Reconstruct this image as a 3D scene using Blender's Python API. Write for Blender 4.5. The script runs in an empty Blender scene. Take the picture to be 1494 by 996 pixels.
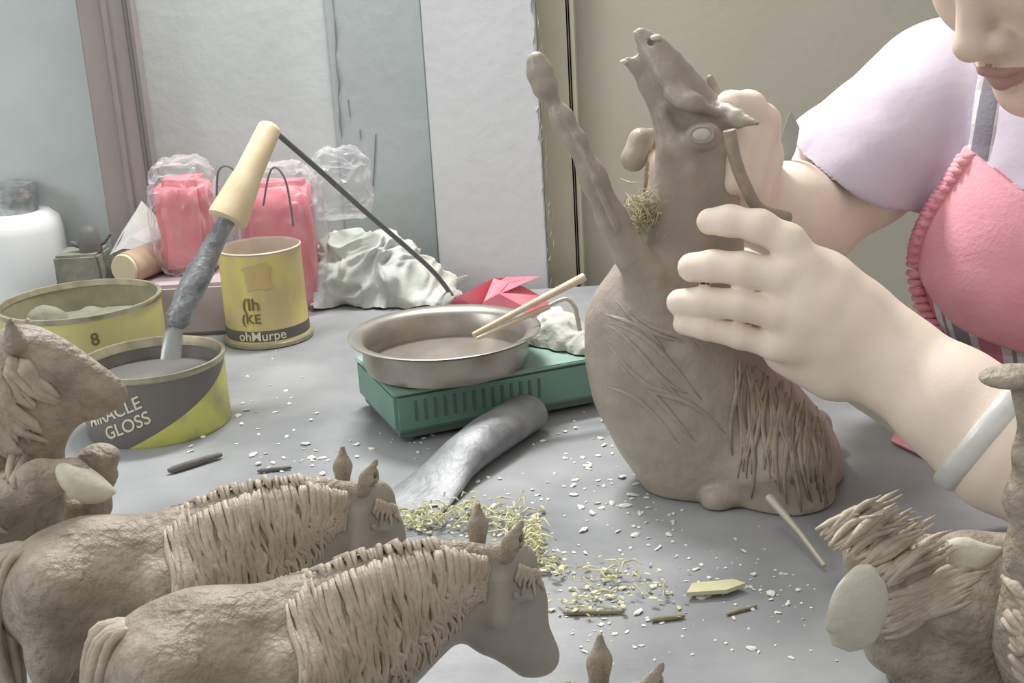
import bpy, bmesh, math, random
import numpy as np
from mathutils import Vector, Matrix, noise
from mathutils.bvhtree import BVHTree

rng = random.Random(7)
C = bpy.context.scene.collection
scene = bpy.context.scene
V = Vector

# ------------------------------------------------------------------ camera
H, TH, RHO, F = 0.38, math.radians(17.0), 0.058, 1900.0
CAM = V((0, 0, H))
FWD = V((0, math.cos(TH), -math.sin(TH)))
U0 = V((0, math.sin(TH), math.cos(TH)))
X0 = V((1, 0, 0))
RGT = X0 * math.cos(RHO) - U0 * math.sin(RHO)
UPV = U0 * math.cos(RHO) + X0 * math.sin(RHO)
cd = bpy.data.cameras.new('camera'); cam = bpy.data.objects.new('camera', cd); C.objects.link(cam)
cd.sensor_width = 36; cd.lens = F / 1494 * 36; cd.clip_start = 0.02
M = Matrix((RGT, UPV, -FWD)).transposed().to_4x4(); M.translation = CAM
cam.matrix_world = M
scene.camera = cam

# ------------------------------------------------------------------ light
w = bpy.data.worlds.new('room light'); scene.world = w; w.use_nodes = True
w.node_tree.nodes['Background'].inputs[0].default_value = (1.0, 0.985, 0.95, 1)
w.node_tree.nodes['Background'].inputs[1].default_value = 0.58


def area(name, loc, target, size, power, col):
    l = bpy.data.lights.new(name, 'AREA'); l.shape = 'RECTANGLE'
    l.size, l.size_y = size; l.energy = power; l.color = col
    o = bpy.data.objects.new(name, l); C.objects.link(o); o.location = loc
    o.rotation_euler = (V(target) - V(loc)).to_track_quat('-Z', 'Y').to_euler()
    return o


area('ceiling_lamp', (-0.2, 1.0, 1.9), (0.0, 0.8, 0), (0.9, 0.4), 7, (1, 0.98, 0.95))
area('back_light', (-0.12, 1.40, 0.98), (0.16, 0.55, 0.0), (0.34, 0.12), 15, (1, 0.98, 0.95))  # unseen low lamp, added to lengthen the shadow toward the viewer
area('fill_light', (-2.2, 0.1, 1.3), (0.1, 1.0, 0.1), (0.9, 0.9), 18, (0.93, 0.97, 1))  # unseen fill, added at the left front to brighten hand and facing sides
scene.view_settings.view_transform = 'Standard'
scene.view_settings.look = 'None'
scene.view_settings.gamma = 1
scene.view_settings.use_curve_mapping = False
scene.view_settings.exposure = 0.0

# ------------------------------------------------------------------ pixel helpers (a photo pixel to a point of the place)


def ray(px, py): return FWD + RGT * ((px - 747) / F) - UPV * ((py - 498) / F)


def at(px, py, Y):
    d = ray(px, py); return CAM + d * (Y / d.y)


def on(px, py, z=0.0):
    d = ray(px, py); return CAM + d * ((z - H) / d.z)


def sc(p, n=1.0): return n * (p - CAM).dot(FWD) / F        # n photo pixels as metres at p


def lin(c):
    out = []
    for v in c:
        v /= 255.0
        out.append(v / 12.92 if v <= 0.04045 else ((v + 0.055) / 1.055) ** 2.4)
    return (*out, 1)

# ------------------------------------------------------------------ materials


def mat(name, rgb, rough=0.6, rgb2=None, scale=30, bump=0.0, bscale=200, metal=0.0, spec=0.4, trans=0, alpha=1, stretch=None, lo=0.35, hi=0.65, sss=0):
    m = bpy.data.materials.new(name); m.use_nodes = True
    nt = m.node_tree; b = nt.nodes['Principled BSDF']
    b.inputs['Base Color'].default_value = lin(rgb)
    b.inputs['Roughness'].default_value = rough
    b.inputs['Metallic'].default_value = metal
    b.inputs['Specular IOR Level'].default_value = spec
    b.inputs['Transmission Weight'].default_value = trans
    b.inputs['Alpha'].default_value = alpha
    if sss:
        b.inputs['Subsurface Weight'].default_value = sss
        b.inputs['Subsurface Radius'].default_value = (0.008, 0.004, 0.002)
        b.inputs['Subsurface Scale'].default_value = 1.0
    tc = nt.nodes.new('ShaderNodeTexCoord'); src = tc.outputs['Object']
    if stretch:
        mp = nt.nodes.new('ShaderNodeMapping'); mp.inputs['Scale'].default_value = stretch
        nt.links.new(src, mp.inputs[0]); src = mp.outputs[0]
    if rgb2:
        n = nt.nodes.new('ShaderNodeTexNoise'); n.inputs['Scale'].default_value = scale; n.inputs['Detail'].default_value = 6
        r = nt.nodes.new('ShaderNodeValToRGB')
        r.color_ramp.elements[0].position = lo; r.color_ramp.elements[0].color = lin(rgb)
        r.color_ramp.elements[1].position = hi; r.color_ramp.elements[1].color = lin(rgb2)
        nt.links.new(src, n.inputs['Vector']); nt.links.new(n.outputs['Fac'], r.inputs[0])
        nt.links.new(r.outputs[0], b.inputs['Base Color'])
    if bump:
        n2 = nt.nodes.new('ShaderNodeTexNoise'); n2.inputs['Scale'].default_value = bscale; n2.inputs['Detail'].default_value = 5
        bp = nt.nodes.new('ShaderNodeBump'); bp.inputs['Strength'].default_value = bump; bp.inputs['Distance'].default_value = 0.004
        nt.links.new(src, n2.inputs['Vector']); nt.links.new(n2.outputs['Fac'], bp.inputs['Height'])
        nt.links.new(bp.outputs[0], b.inputs['Normal'])
    return m


def film(name, tint=(255, 255, 255), clear=0.8, rough=0.12):
    m = bpy.data.materials.new(name); m.use_nodes = True; nt = m.node_tree
    nt.nodes.remove(nt.nodes['Principled BSDF'])
    t = nt.nodes.new('ShaderNodeBsdfTransparent'); t.inputs[0].default_value = lin(tint)
    g = nt.nodes.new('ShaderNodeBsdfPrincipled'); g.inputs['Base Color'].default_value = lin((225, 226, 228)); g.inputs['Roughness'].default_value = rough
    lw = nt.nodes.new('ShaderNodeLayerWeight'); lw.inputs[0].default_value = 0.35
    mr = nt.nodes.new('ShaderNodeMapRange'); mr.inputs[3].default_value = 1 - clear; mr.inputs[4].default_value = 0.55
    mx = nt.nodes.new('ShaderNodeMixShader'); out = nt.nodes['Material Output']
    nt.links.new(lw.outputs['Facing'], mr.inputs[0]); nt.links.new(mr.outputs[0], mx.inputs[0])
    nt.links.new(t.outputs[0], mx.inputs[1]); nt.links.new(g.outputs[0], mx.inputs[2]); nt.links.new(mx.outputs[0], out.inputs[0])
    return m


MT = {  # palette lifted and greyed, so the colours carry a milky haze
    'wall': mat('painted grey wall', (206, 213, 212), 0.8, (192, 199, 199), 7, 0.15, 60),
    'panel': mat('darker grey wall panel', (176, 184, 185), 0.8, (168, 176, 177), 7, 0.15, 60),
    'pillar': mat('pale grey pillar paint', (212, 216, 218), 0.8, (206, 210, 212), 8, 0.12, 60),
    'plaster': mat('chipped plaster', (186, 186, 184), 0.9, (170, 170, 168), 60, 0.6, 120),
    'crack': mat('dark crack', (146, 150, 152), 0.9),
    'jamb': mat('olive beige door frame', (184, 180, 160), 0.6, (178, 174, 154), 12),
    'door': mat('olive beige door', (184, 180, 165), 0.65, (178, 175, 159), 9, 0.06, 90),
    'gap': mat('dark gap', (122, 116, 104), 0.8),
    'post': mat('weathered brown post', (162, 154, 152), 0.8, (150, 142, 140), 14, 0.3, 90, stretch=(1, 1, 0.25)),
    'postdark': mat('dark post edge', (120, 116, 116), 0.85),
    'floor': mat('concrete floor', (140, 140, 136), 0.9, (128, 128, 126), 5),
    'table': mat('worn grey steel tabletop', (126, 129, 132), 0.40, (162, 164, 167), 7, 0.12, 60, spec=0.5, lo=.36, hi=.64),
    'tablesteel': mat('steel table frame', (120, 122, 124), 0.5, metal=0.4),
    'wax': mat('brown modelling wax', (138, 128, 114), 0.5, (172, 161, 145), 70, 0.75, 190, spec=0.35),
    'waxsmooth': mat('smooth dark brown wax', (150, 144, 135), 0.42, (160, 153, 143), 40, 0.15, 160, spec=0.4),
    'waxlight': mat('light brown wax locks', (190, 178, 162), 0.5, (168, 156, 140), 90, 0.25, 300, spec=0.35),
    'waxheld': mat('dark brown wax', (156, 146, 134), 0.4, (170, 159, 146), 45, 0.35, 110, spec=0.5),
    'waxhair': mat('rust brown wax hair', (166, 152, 134), 0.5, (142, 132, 120), 80, 0.3, 200, spec=0.35),
    'waxpale': mat('pale carved wax', (206, 202, 186), 0.55, (192, 186, 170), 60, 0.2, 200),
    'eyepale': mat('pale scraped wax', (206, 202, 190), 0.45, (182, 176, 164), 150),
    'skin': mat('skin', (240, 225, 210), 0.55, (234, 217, 200), 40, 0.05, 500, spec=0.3, sss=0.08),
    'skinshade': mat('shaded face skin', (218, 200, 184), 0.55, (210, 190, 174), 40, 0.05, 400, spec=0.3),  # darker copy of skin; the face's shade is put into the colour
    'lip': mat('lips', (172, 138, 130), 0.5),
    'lash': mat('lashes', (110, 95, 88), 0.8),
    'nail': mat('finger nail', (236, 212, 200), 0.3),
    'shirt': mat('white lilac cotton', (205, 197, 210), 0.85, (199, 191, 206), 20, 0.12, 120),
    'pink': mat('pink cotton', (234, 170, 182), 0.9, (226, 158, 171), 30, 0.2, 300),
    'pinkdark': mat('rose cotton', (226, 152, 166), 0.9, (234, 172, 182), 60, 0.3, 300),
    'hair': mat('black hair', (48, 42, 40), 0.5, bump=0.4, bscale=300),
    'jade': mat('white jade', (222, 221, 214), 0.25, (205, 206, 202), 60, spec=0.6),
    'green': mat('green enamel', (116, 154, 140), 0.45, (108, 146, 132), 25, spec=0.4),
    'greentop': mat('pale green enamel', (150, 178, 168), 0.55, (134, 166, 154), 60, spec=0.3),  # top plate in a paler, greyer green than the casing
    'dark': mat('dark slot', (92, 116, 108), 0.8),
    'foot': mat('dark rubber and gap shade', (100, 112, 107), 0.8),
    'steel': mat('pot steel', (176, 170, 160), 0.34, (156, 150, 141), 30, metal=0.75),
    'bamboo': mat('bamboo', (216, 202, 176), 0.6, (205, 188, 160), 60, stretch=(1, 1, 1)),
    'wire': mat('pale metal wire', (196, 190, 176), 0.4, metal=0.4),
    'wood': mat('pale turned wood', (228, 212, 178), 0.55, (214, 196, 160), 30, 0.1, 100),
    'woodold': mat('tan wood', (182, 162, 142), 0.7, (170, 142, 124), 30, 0.2, 100),
    'woodend': mat('cream wood end', (206, 196, 168), 0.7),
    'solder': mat('tarnished metal shaft', (158, 160, 164), 0.35, (118, 120, 122), 90, 0.5, 150, metal=0.5),
    'cable': mat('black cable', (100, 102, 102), 0.5),
    'tin': mat('yellow green tin', (212, 206, 134), 0.4, (196, 190, 138), 25, spec=0.5),
    'tinrim': mat('tin rim', (190, 186, 156), 0.3, (160, 154, 134), 60, metal=0.5),
    'tininside': mat('dull tin inside', (164, 160, 132), 0.5, (146, 142, 120), 40, metal=0.2),
    'darkinside': mat('dark tin inside', (126, 120, 118), 0.35, (144, 137, 132), 40, metal=0.3),
    'liquid': mat('dark molten wax', (122, 121, 119), 0.12, spec=0.7),
    'lump': mat('olive wax lump', (152, 150, 132), 0.6, (132, 132, 116), 60, 0.3, 120),
    'black': mat('charcoal print', (104, 99, 94), 0.5),
    'cream': mat('cream lettering', (222, 217, 194), 0.5),
    'olive': mat('olive lettering', (116, 102, 70), 0.5),
    'jar': mat('white plastic', (236, 239, 239), 0.45, spec=0.4),
    'jarcap': mat('foil jar cap', (150, 156, 158), 0.3, (190, 194, 196), 70, 0.5, 120, metal=0.6),
    'bagpink': mat('pink packing', (226, 124, 138), 0.4, (232, 148, 158), 30, 0.2, 90),
    'redfoil': mat('pink red plastic', (226, 114, 130), 0.45, (234, 140, 152), 30),
    'rag': mat('grey white rag', (206, 210, 203), 0.9, (190, 194, 187), 40, 0.2, 200),
    'tissue': mat('dirty white tissue', (206, 209, 200), 0.9, (190, 192, 183), 60, 0.3, 200),
    'paper': mat('grey paper', (196, 196, 193), 0.9, (184, 182, 178), 40),
    'mauve': mat('mauve paper', (180, 168, 173), 0.8, (186, 174, 179), 12),
    'stone': mat('dark green grey stone', (122, 124, 114), 0.8, (146, 146, 134), 40, 0.5, 90),
    'rubber': mat('black rubber', (104, 104, 101), 0.6),
    'sheet': mat('dull grey sheet metal', (120, 122, 125), 0.5, (152, 154, 157), 40, 0.25, 120, metal=0.25),
    'charcoal': mat('charcoal', (112, 110, 106), 0.9, bump=0.4, bscale=200),
    'flake': mat('white wax flake', (226, 228, 220), 0.7),
    'yellowwax': mat('yellow green wax', (206, 204, 160), 0.6, (214, 212, 176), 80),
    'twig': mat('brown twig', (146, 136, 108), 0.8),
    'blade': mat('dull steel blade', (158, 160, 158), 0.35, metal=0.4),
    'film': film('clear plastic film', clear=.9),
}

# ------------------------------------------------------------------ object helpers
LOC = {}


def raw(name, me, m, parent=None):
    o = bpy.data.objects.new(name, me); C.objects.link(o)
    for mm in (m if isinstance(m, (list, tuple)) else [m]):
        if mm is not None: me.materials.append(mm)
    if parent is not None:
        o.parent = parent
        o.location = -LOC.get(parent.name, V((0, 0, 0)))
    return o


def obj(name, bm, m, parent=None, smooth=True, label=None):
    me = bpy.data.meshes.new(name); bm.normal_update(); bm.to_mesh(me); bm.free()
    if smooth:
        me.polygons.foreach_set('use_smooth', [True] * len(me.polygons))
        me.set_sharp_from_angle(angle=math.radians(45)) if smooth != 'all' else None
    o = raw(name, me, m, parent)
    if label: o['label'] = label
    return o


def tag(o, label, cat, group=None, kind=None):
    o['label'] = label; o['category'] = cat
    if group: o['group'] = group
    if kind: o['kind'] = kind
    return o


def thing(name, loc, label, cat, group=None):
    o = bpy.data.objects.new(name, None); C.objects.link(o); o.location = loc; o.empty_display_size = 0.02
    LOC[o.name] = V(loc)
    return tag(o, label, cat, group)


def struct(o):
    o['kind'] = 'structure'; return o


def box(bm, lo, hi, bev=0.0, mtx=None):
    r = bmesh.ops.create_cube(bm, size=1)
    vs = r['verts']; lo, hi = V(lo), V(hi)
    for v in vs:
        v.co = V((lo[i] + (v.co[i] + 0.5) * (hi[i] - lo[i]) for i in range(3)))
    if bev:
        es = list({e for v in vs for e in v.link_edges})
        r2 = bmesh.ops.bevel(bm, geom=es, offset=bev, segments=2, affect='EDGES')
        vs = list({v for f in r2['faces'] for v in f.verts} | {v for v in vs if v.is_valid})
    if mtx:
        for v in vs: v.co = mtx @ v.co
    return bm


def lathe(bm, prof, c, seg=48, a0=0.0, close_bottom=True, close_top=False, uv=False):
    rings = []
    for r, z in prof:
        rings.append([bm.verts.new((c[0] + r * math.cos(a0 + 2 * math.pi * i / seg), c[1] + r * math.sin(a0 + 2 * math.pi * i / seg), c[2] + z)) for i in range(seg)])
    lay = bm.loops.layers.uv.verify() if uv else None
    for k in range(len(rings) - 1):
        for i in range(seg):
            j = (i + 1) % seg
            f = bm.faces.new((rings[k][i], rings[k][j], rings[k + 1][j], rings[k + 1][i]))
            if uv:
                us = [i, i + 1, i + 1, i]; zs = [prof[k][1]] * 2 + [prof[k + 1][1]] * 2
                for l, uu, zz in zip(f.loops, us, zs): l[lay].uv = (uu / seg, zz)
    if close_bottom: bm.faces.new(list(reversed(rings[0])))
    if close_top: bm.faces.new(rings[-1])
    return bm


def tube(bm, pts, rad, seg=10, cap=True, flat=None):
    pts = [V(p) for p in pts]
    if not isinstance(rad, (list, tuple)): rad = [rad] * len(pts)
    rings = []; n = len(pts); prev = None
    for i, p in enumerate(pts):
        t = (pts[min(i + 1, n - 1)] - pts[max(i - 1, 0)]).normalized()
        if prev is None:
            a = V((0, 0, 1)) if abs(t.z) < 0.9 else V((1, 0, 0))
            x = t.cross(a).normalized()
        else:
            x = (prev - t * prev.dot(t)).normalized()
        prev = x; y = t.cross(x)
        fl = flat if flat else 1.0
        rings.append([bm.verts.new(p + (x * math.cos(2 * math.pi * k / seg) + y * fl * math.sin(2 * math.pi * k / seg)) * rad[i]) for k in range(seg)])
    for i in range(n - 1):
        for k in range(seg):
            l = (k + 1) % seg
            bm.faces.new((rings[i][k], rings[i][l], rings[i + 1][l], rings[i + 1][k]))
    if cap:
        bm.faces.new(list(reversed(rings[0]))); bm.faces.new(rings[-1])
    return bm


def spline(pts, n=8):
    P = [V(p) for p in pts]; out = []
    Q = [P[0] * 2 - P[1]] + P + [P[-1] * 2 - P[-2]]
    for i in range(1, len(Q) - 2):
        for k in range(n):
            t = k / n; a, b, c, d = Q[i - 1], Q[i], Q[i + 1], Q[i + 2]
            out.append(0.5 * ((2 * b) + (c - a) * t + (2 * a - 5 * b + 4 * c - d) * t * t + (3 * b - a - 3 * c + d) * t ** 3))
    out.append(P[-1]); return out


def loft(bm, secs, seg=16):
    """secs: (centre, side vector, up vector) ellipses"""
    rings = [[bm.verts.new(c + s * math.cos(2 * math.pi * k / seg) + u * math.sin(2 * math.pi * k / seg)) for k in range(seg)] for c, s, u in secs]
    for i in range(len(rings) - 1):
        for k in range(seg):
            l = (k + 1) % seg; bm.faces.new((rings[i][k], rings[i][l], rings[i + 1][l], rings[i + 1][k]))
    bm.faces.new(list(reversed(rings[0]))); bm.faces.new(rings[-1]); return bm


def text_mesh(s, size, thick=0.0004, shear=0.0):
    cu = bpy.data.curves.new('t', 'FONT'); cu.body = s; cu.size = size; cu.extrude = thick; cu.shear = shear; cu.offset = size * 0.006
    to = bpy.data.objects.new('t', cu); C.objects.link(to)
    dg = bpy.context.evaluated_depsgraph_get()
    me = bpy.data.meshes.new_from_object(to.evaluated_get(dg)); bpy.data.objects.remove(to); bpy.data.curves.remove(cu)
    bm = bmesh.new(); bm.from_mesh(me); bpy.data.meshes.remove(me)
    bmesh.ops.subdivide_edges(bm, edges=[e for e in bm.edges if e.calc_length() > size * 0.25], cuts=2)
    return bm


def wrap(bm, c, R, ang0, z0, tilt=0.0):
    """wrap flat lettering (x right, y up) on an upright cylinder; ang0 the angle of its start"""
    ct, st = math.cos(tilt), math.sin(tilt)
    for v in bm.verts:
        x = v.co.x * ct - v.co.y * st; y = v.co.x * st + v.co.y * ct
        a = ang0 + x / R; r = R + v.co.z + 0.0003
        v.co = V((c[0] + r * math.cos(a), c[1] + r * math.sin(a), c[2] + z0 + y))
    return bm

# ------------------------------------------------------------------ signed-distance modelling of the sculpted bodies


class SDF:
    def __init__(s, lo, hi, vox):
        s.lo = np.array(lo, np.float32); s.v = vox
        s.n = np.ceil((np.array(hi) - np.array(lo)) / vox).astype(int) + 1
        s.f = np.full(s.n, 1.0, np.float32)

    def _sub(s, lo, hi):
        a = np.clip(np.floor((np.array(lo) - s.lo) / s.v).astype(int), 0, s.n)
        b = np.clip(np.ceil((np.array(hi) - s.lo) / s.v).astype(int) + 1, 0, s.n)
        if np.any(b <= a): return None, None
        g = [((np.arange(a[i], b[i]) * s.v) + s.lo[i]).astype(np.float32) for i in range(3)]
        return (slice(a[0], b[0]), slice(a[1], b[1]), slice(a[2], b[2])), np.meshgrid(*g, indexing='ij', sparse=True)

    def _mix(s, sl, d, k, op):
        f = s.f[sl]
        if op == 'sub': d = -d
        if k > 0:
            h = np.maximum(k - np.abs(f - d), 0) / k * 1.0
            q = h * h * k * 0.25
        else: q = 0
        s.f[sl] = (np.maximum(f, d) + q) if op in ('sub', 'int') else (np.minimum(f, d) - q)

    def cone(s, a, b, ra, rb, k=0.008, n=None, fl=1.0, op='add'):
        a = np.array(a, np.float32); b = np.array(b, np.float32)
        m = max(ra, rb) * max(1, fl) + k + 4 * s.v
        sl, g = s._sub(np.minimum(a, b) - m, np.maximum(a, b) + m)
        if sl is None: return s
        ab = b - a; L = float(ab @ ab) + 1e-12
        q = [g[i] - a[i] for i in range(3)]
        t = np.clip((q[0] * ab[0] + q[1] * ab[1] + q[2] * ab[2]) / L, 0, 1)
        w_ = [q[i] - t * ab[i] for i in range(3)]
        d2 = w_[0] ** 2 + w_[1] ** 2 + w_[2] ** 2
        if n is not None:
            nn = np.array(V(n).normalized(), np.float32)
            wn = w_[0] * nn[0] + w_[1] * nn[1] + w_[2] * nn[2]
            d2 = d2 + wn * wn * (1 / (fl * fl) - 1)
        s._mix(sl, np.sqrt(np.maximum(d2, 0)) - (ra + (rb - ra) * t), k, op); return s

    def chain(s, pr, k=0.008, n=None, fl=1.0):
        for (a, ra), (b, rb) in zip(pr[:-1], pr[1:]): s.cone(a, b, ra, rb, k, n, fl)
        return s

    def ell(s, c, axes, rad, k=0.008, op='add'):
        m = max(rad) + k + 4 * s.v; c = np.array(c, np.float32)
        sl, g = s._sub(c - m, c + m)
        if sl is None: return s
        q = [g[i] - c[i] for i in range(3)]
        k0 = 0; k1 = 0
        for ax, r in zip(axes, rad):
            p = q[0] * ax[0] + q[1] * ax[1] + q[2] * ax[2]
            k0 = k0 + (p / r) ** 2; k1 = k1 + (p / (r * r)) ** 2
        k0 = np.sqrt(k0); k1 = np.sqrt(k1) + 1e-9
        s._mix(sl, (k0 * (k0 - 1) / k1).astype(np.float32), k, op); return s

    def half(s, p, n, k=0.0):
        """keep the side opposite to n"""
        n = V(n).normalized(); sl, g = s._sub(s.lo, s.lo + s.n * s.v)
        d = (g[0] - p[0]) * n[0] + (g[1] - p[1]) * n[1] + (g[2] - p[2]) * n[2]
        s._mix(sl, d.astype(np.float32), k, 'int'); return s

    def mesh(s, name):
        f = s.f; ins = f < 0
        nx, ny, nz = f.shape
        cnt = np.zeros((nx - 1, ny - 1, nz - 1), np.int8)
        offs = [(i, j, k) for i in (0, 1) for j in (0, 1) for k in (0, 1)]
        for i, j, k in offs: cnt += ins[i:nx - 1 + i, j:ny - 1 + j, k:nz - 1 + k]
        act = np.argwhere((cnt > 0) & (cnt < 8))
        idx = np.full(cnt.shape, -1, np.int32); idx[act[:, 0], act[:, 1], act[:, 2]] = np.arange(len(act))
        val = {o: f[act[:, 0] + o[0], act[:, 1] + o[1], act[:, 2] + o[2]] for o in offs}
        acc = np.zeros((len(act), 3)); num = np.zeros(len(act))
        for a in offs:
            for ax in range(3):
                if a[ax]: continue
                b = list(a); b[ax] = 1; b = tuple(b)
                va, vb = val[a], val[b]; cr = (va < 0) != (vb < 0)
                t = np.where(cr, va / np.where(cr, va - vb, 1), 0)
                for c in range(3):
                    acc[:, c] += np.where(cr, a[c] + (t if c == ax else 0), 0)
                num += cr
        P = (act + acc / num[:, None]) * s.v + s.lo
        quads = []
        for ax in range(3):
            sl0 = [slice(None)] * 3; sl1 = [slice(None)] * 3; sl0[ax] = slice(0, -1); sl1[ax] = slice(1, None)
            A = ins[tuple(sl0)]; B = ins[tuple(sl1)]
            for flip, msk in ((False, A & ~B), (True, ~A & B)):
                e = np.argwhere(msk); u, v_ = [(1, 2), (2, 0), (0, 1)][ax]
                ok = (e[:, u] > 0) & (e[:, v_] > 0) & (e[:, u] < f.shape[u] - 1) & (e[:, v_] < f.shape[v_] - 1); e = e[ok]
                q = []
                for du, dv in ((1, 1), (0, 1), (0, 0), (1, 0)):
                    c = e.copy(); c[:, u] -= du; c[:, v_] -= dv; q.append(idx[c[:, 0], c[:, 1], c[:, 2]])
                q = np.stack(q, 1)
                quads.append(q[:, ::-1] if flip else q)
        Q = np.concatenate(quads); Q = Q[(Q >= 0).all(1)]
        me = bpy.data.meshes.new(name)
        me.vertices.add(len(P)); me.vertices.foreach_set('co', P.astype(np.float32).ravel())
        me.loops.add(len(Q) * 4); me.loops.foreach_set('vertex_index', Q.astype(np.int32).ravel())
        me.polygons.add(len(Q)); me.polygons.foreach_set('loop_start', np.arange(0, len(Q) * 4, 4, dtype=np.int32))
        me.update(calc_edges=True); me.polygons.foreach_set('use_smooth', [True] * len(Q))
        me.validate(); return me


def bvh(me, off=V((0, 0, 0))):
    vs = [v.co + off for v in me.vertices]; return BVHTree.FromPolygons(vs, [tuple(p.vertices) for p in me.polygons])

# ================================================================== THE ROOM
YW = 1.5                                                   # the back wall


def slab(name, pxa, pxb, py, y0, y1, z0, z1, m, label=None, parent=None):
    xa, xb = at(pxa, py, y0).x, at(pxb, py, y0).x
    o = obj(name, box(bmesh.new(), (xa, y0, z0), (xb, y1, z1), 0.0015), m, parent)
    if parent is None: struct(o)
    if label: o['label'] = label
    return o


wall = slab('wall_back', -900, 620, 200, YW, YW + 0.1, -0.75, 1.9, MT['wall'], 'pale grey painted back wall left of the pillar')
wp = slab('wall_panel', 490, 628, 200, YW - 0.004, YW + 0.0, -0.75, 1.9, MT['panel'], 'darker grey panel of the wall', wall)
# crack between the panel and the wall, and the stains beside it
bm = bmesh.new()
pts = [at(484 + 10 * noise.noise(V((i * 0.7, 3, 1))) * 0.5 + i * 1.15, -40 + i * 20, YW - 0.004) for i in range(13)]
tube(bm, pts, [sc(p, 3.0 + 2.2 * math.sin(i * 1.9)) for i, p in enumerate(pts)], 6, flat=0.3)
tube(bm, [at(548, 195, YW - .004), at(546, 240, YW - .004), at(543, 280, YW - .004)], 0.0018, 6, flat=.4)
tube(bm, [at(525, 188, YW - .004), at(526, 202, YW - .004)], 0.0018, 6, flat=.4)
tube(bm, [at(508, 145, YW - .004), at(511, 170, YW - .004)], 0.0015, 6, flat=.4)
obj('crack', bm, MT['crack'], wall, label='dark crack in the wall paint')
pil = slab('wall_pillar', 628, 790, 200, YW - 0.03, YW + 0.1, -0.75, 1.9, MT['pillar'], 'lighter grey pillar between wall and door')
bm = bmesh.new()
pts = [at(776 + i * 1.25, -40 + i * 20, YW - 0.031) for i in range(27)]
for i in range(26):
    for s_ in range(2):
        p = at(777 + i * 1.2 + rng.uniform(-5, 8), -40 + i * 20 + rng.uniform(-8, 8), YW - 0.031)
        q = p + V((rng.uniform(-.003, .003), 0, -rng.uniform(.008, .022)))
        tube(bm, [p, (p + q) / 2 + V((rng.uniform(-.003, .003), 0, 0)), q], [0.0006, rng.uniform(.0015, .0042), 0.0006], 6, flat=.15)
obj('chipped_edge', bm, MT['plaster'], pil, label='chipped plaster along the corner')
slab('trim_2', 789, 847, 200, YW - 0.012, YW + 0.08, -0.75, 1.9, MT['jamb'], 'olive beige door frame')
d = slab('door_1', 838, 1750, 200, YW + 0.0, YW + 0.04, -0.75, 1.9, MT['door'], 'plain olive beige door behind the woman')
slab('door_gap', 833, 838, 200, YW - 0.0135, YW + 0.0, -0.75, 1.9, MT['gap'], 'dark gap beside the door', d)
slab('door_bead', 839, 846, 200, YW - 0.016, YW + 0.0, -0.75, 1.9, MT['jamb'], None, d)
slab('wall_right', 1740, 3000, 200, YW, YW + 0.1, -0.75, 1.9, MT['wall'])
po = slab('trim_1', 139, 209, 200, YW - 0.045, YW, -0.75, 1.9, MT['post'], 'weathered brown wooden post against the wall')
slab('post_edge', 204, 211, 200, YW - 0.047, YW - 0.03, -0.75, 1.9, MT['postdark'], 'dark edge strip', po)
slab('post_rib', 172, 183, 200, YW - 0.0475, YW - 0.04, -0.75, 1.9, MT['post'], None, po)
struct(obj('floor', box(bmesh.new(), (-2, -0.8, -0.78), (2.2, YW + .1, -0.75)), MT['floor']))

# ------------------------------------------------------------------ table
ta, tb = on(1240, 585), on(1405, 695)
dirv = (tb - ta).normalized()
e1 = ta + dirv * ((YW - 0.055 - ta.y) / dirv.y); e2 = ta + dirv * ((0.12 - ta.y) / dirv.y)
tbl = thing('worktable', (-0.2, 0.8, -0.75), 'grey steel worktable scattered with white wax crumbs', 'table')
bm = bmesh.new()
vs = [bm.verts.new(p) for p in (V((-0.95, 0.12, 0)), V((e2.x, e2.y, 0)), V((e1.x, e1.y, 0)), V((-0.95, YW - 0.055, 0)))]
f = bm.faces.new(vs); r = bmesh.ops.extrude_face_region(bm, geom=[f])
for v in [g for g in r['geom'] if isinstance(g, bmesh.types.BMVert)]: v.co.z = -0.022
bmesh.ops.recalc_face_normals(bm, faces=bm.faces)
bmesh.ops.bevel(bm, geom=list(bm.edges), offset=0.003, segments=2, affect='EDGES')
obj('tabletop', bm, MT['table'], tbl)
for lx, ly in ((-0.9, 0.18), (0.24, 0.18), (-0.9, 1.38), (0.08, 1.38)):
    obj('leg', box(bmesh.new(), (lx - .02, ly - .02, -0.75), (lx + .02, ly + .02, -0.022), 0.003), MT['tablesteel'], tbl)

# ================================================================== CANS, MUG, JAR


def can_frame(pxb, pyb, pxt, pyt, hw):
    b = on(pxb, pyb); t = at(pxt, pyt, b.y); return b, t.z, sc(b + V((0, 0, t.z)), hw)


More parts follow.
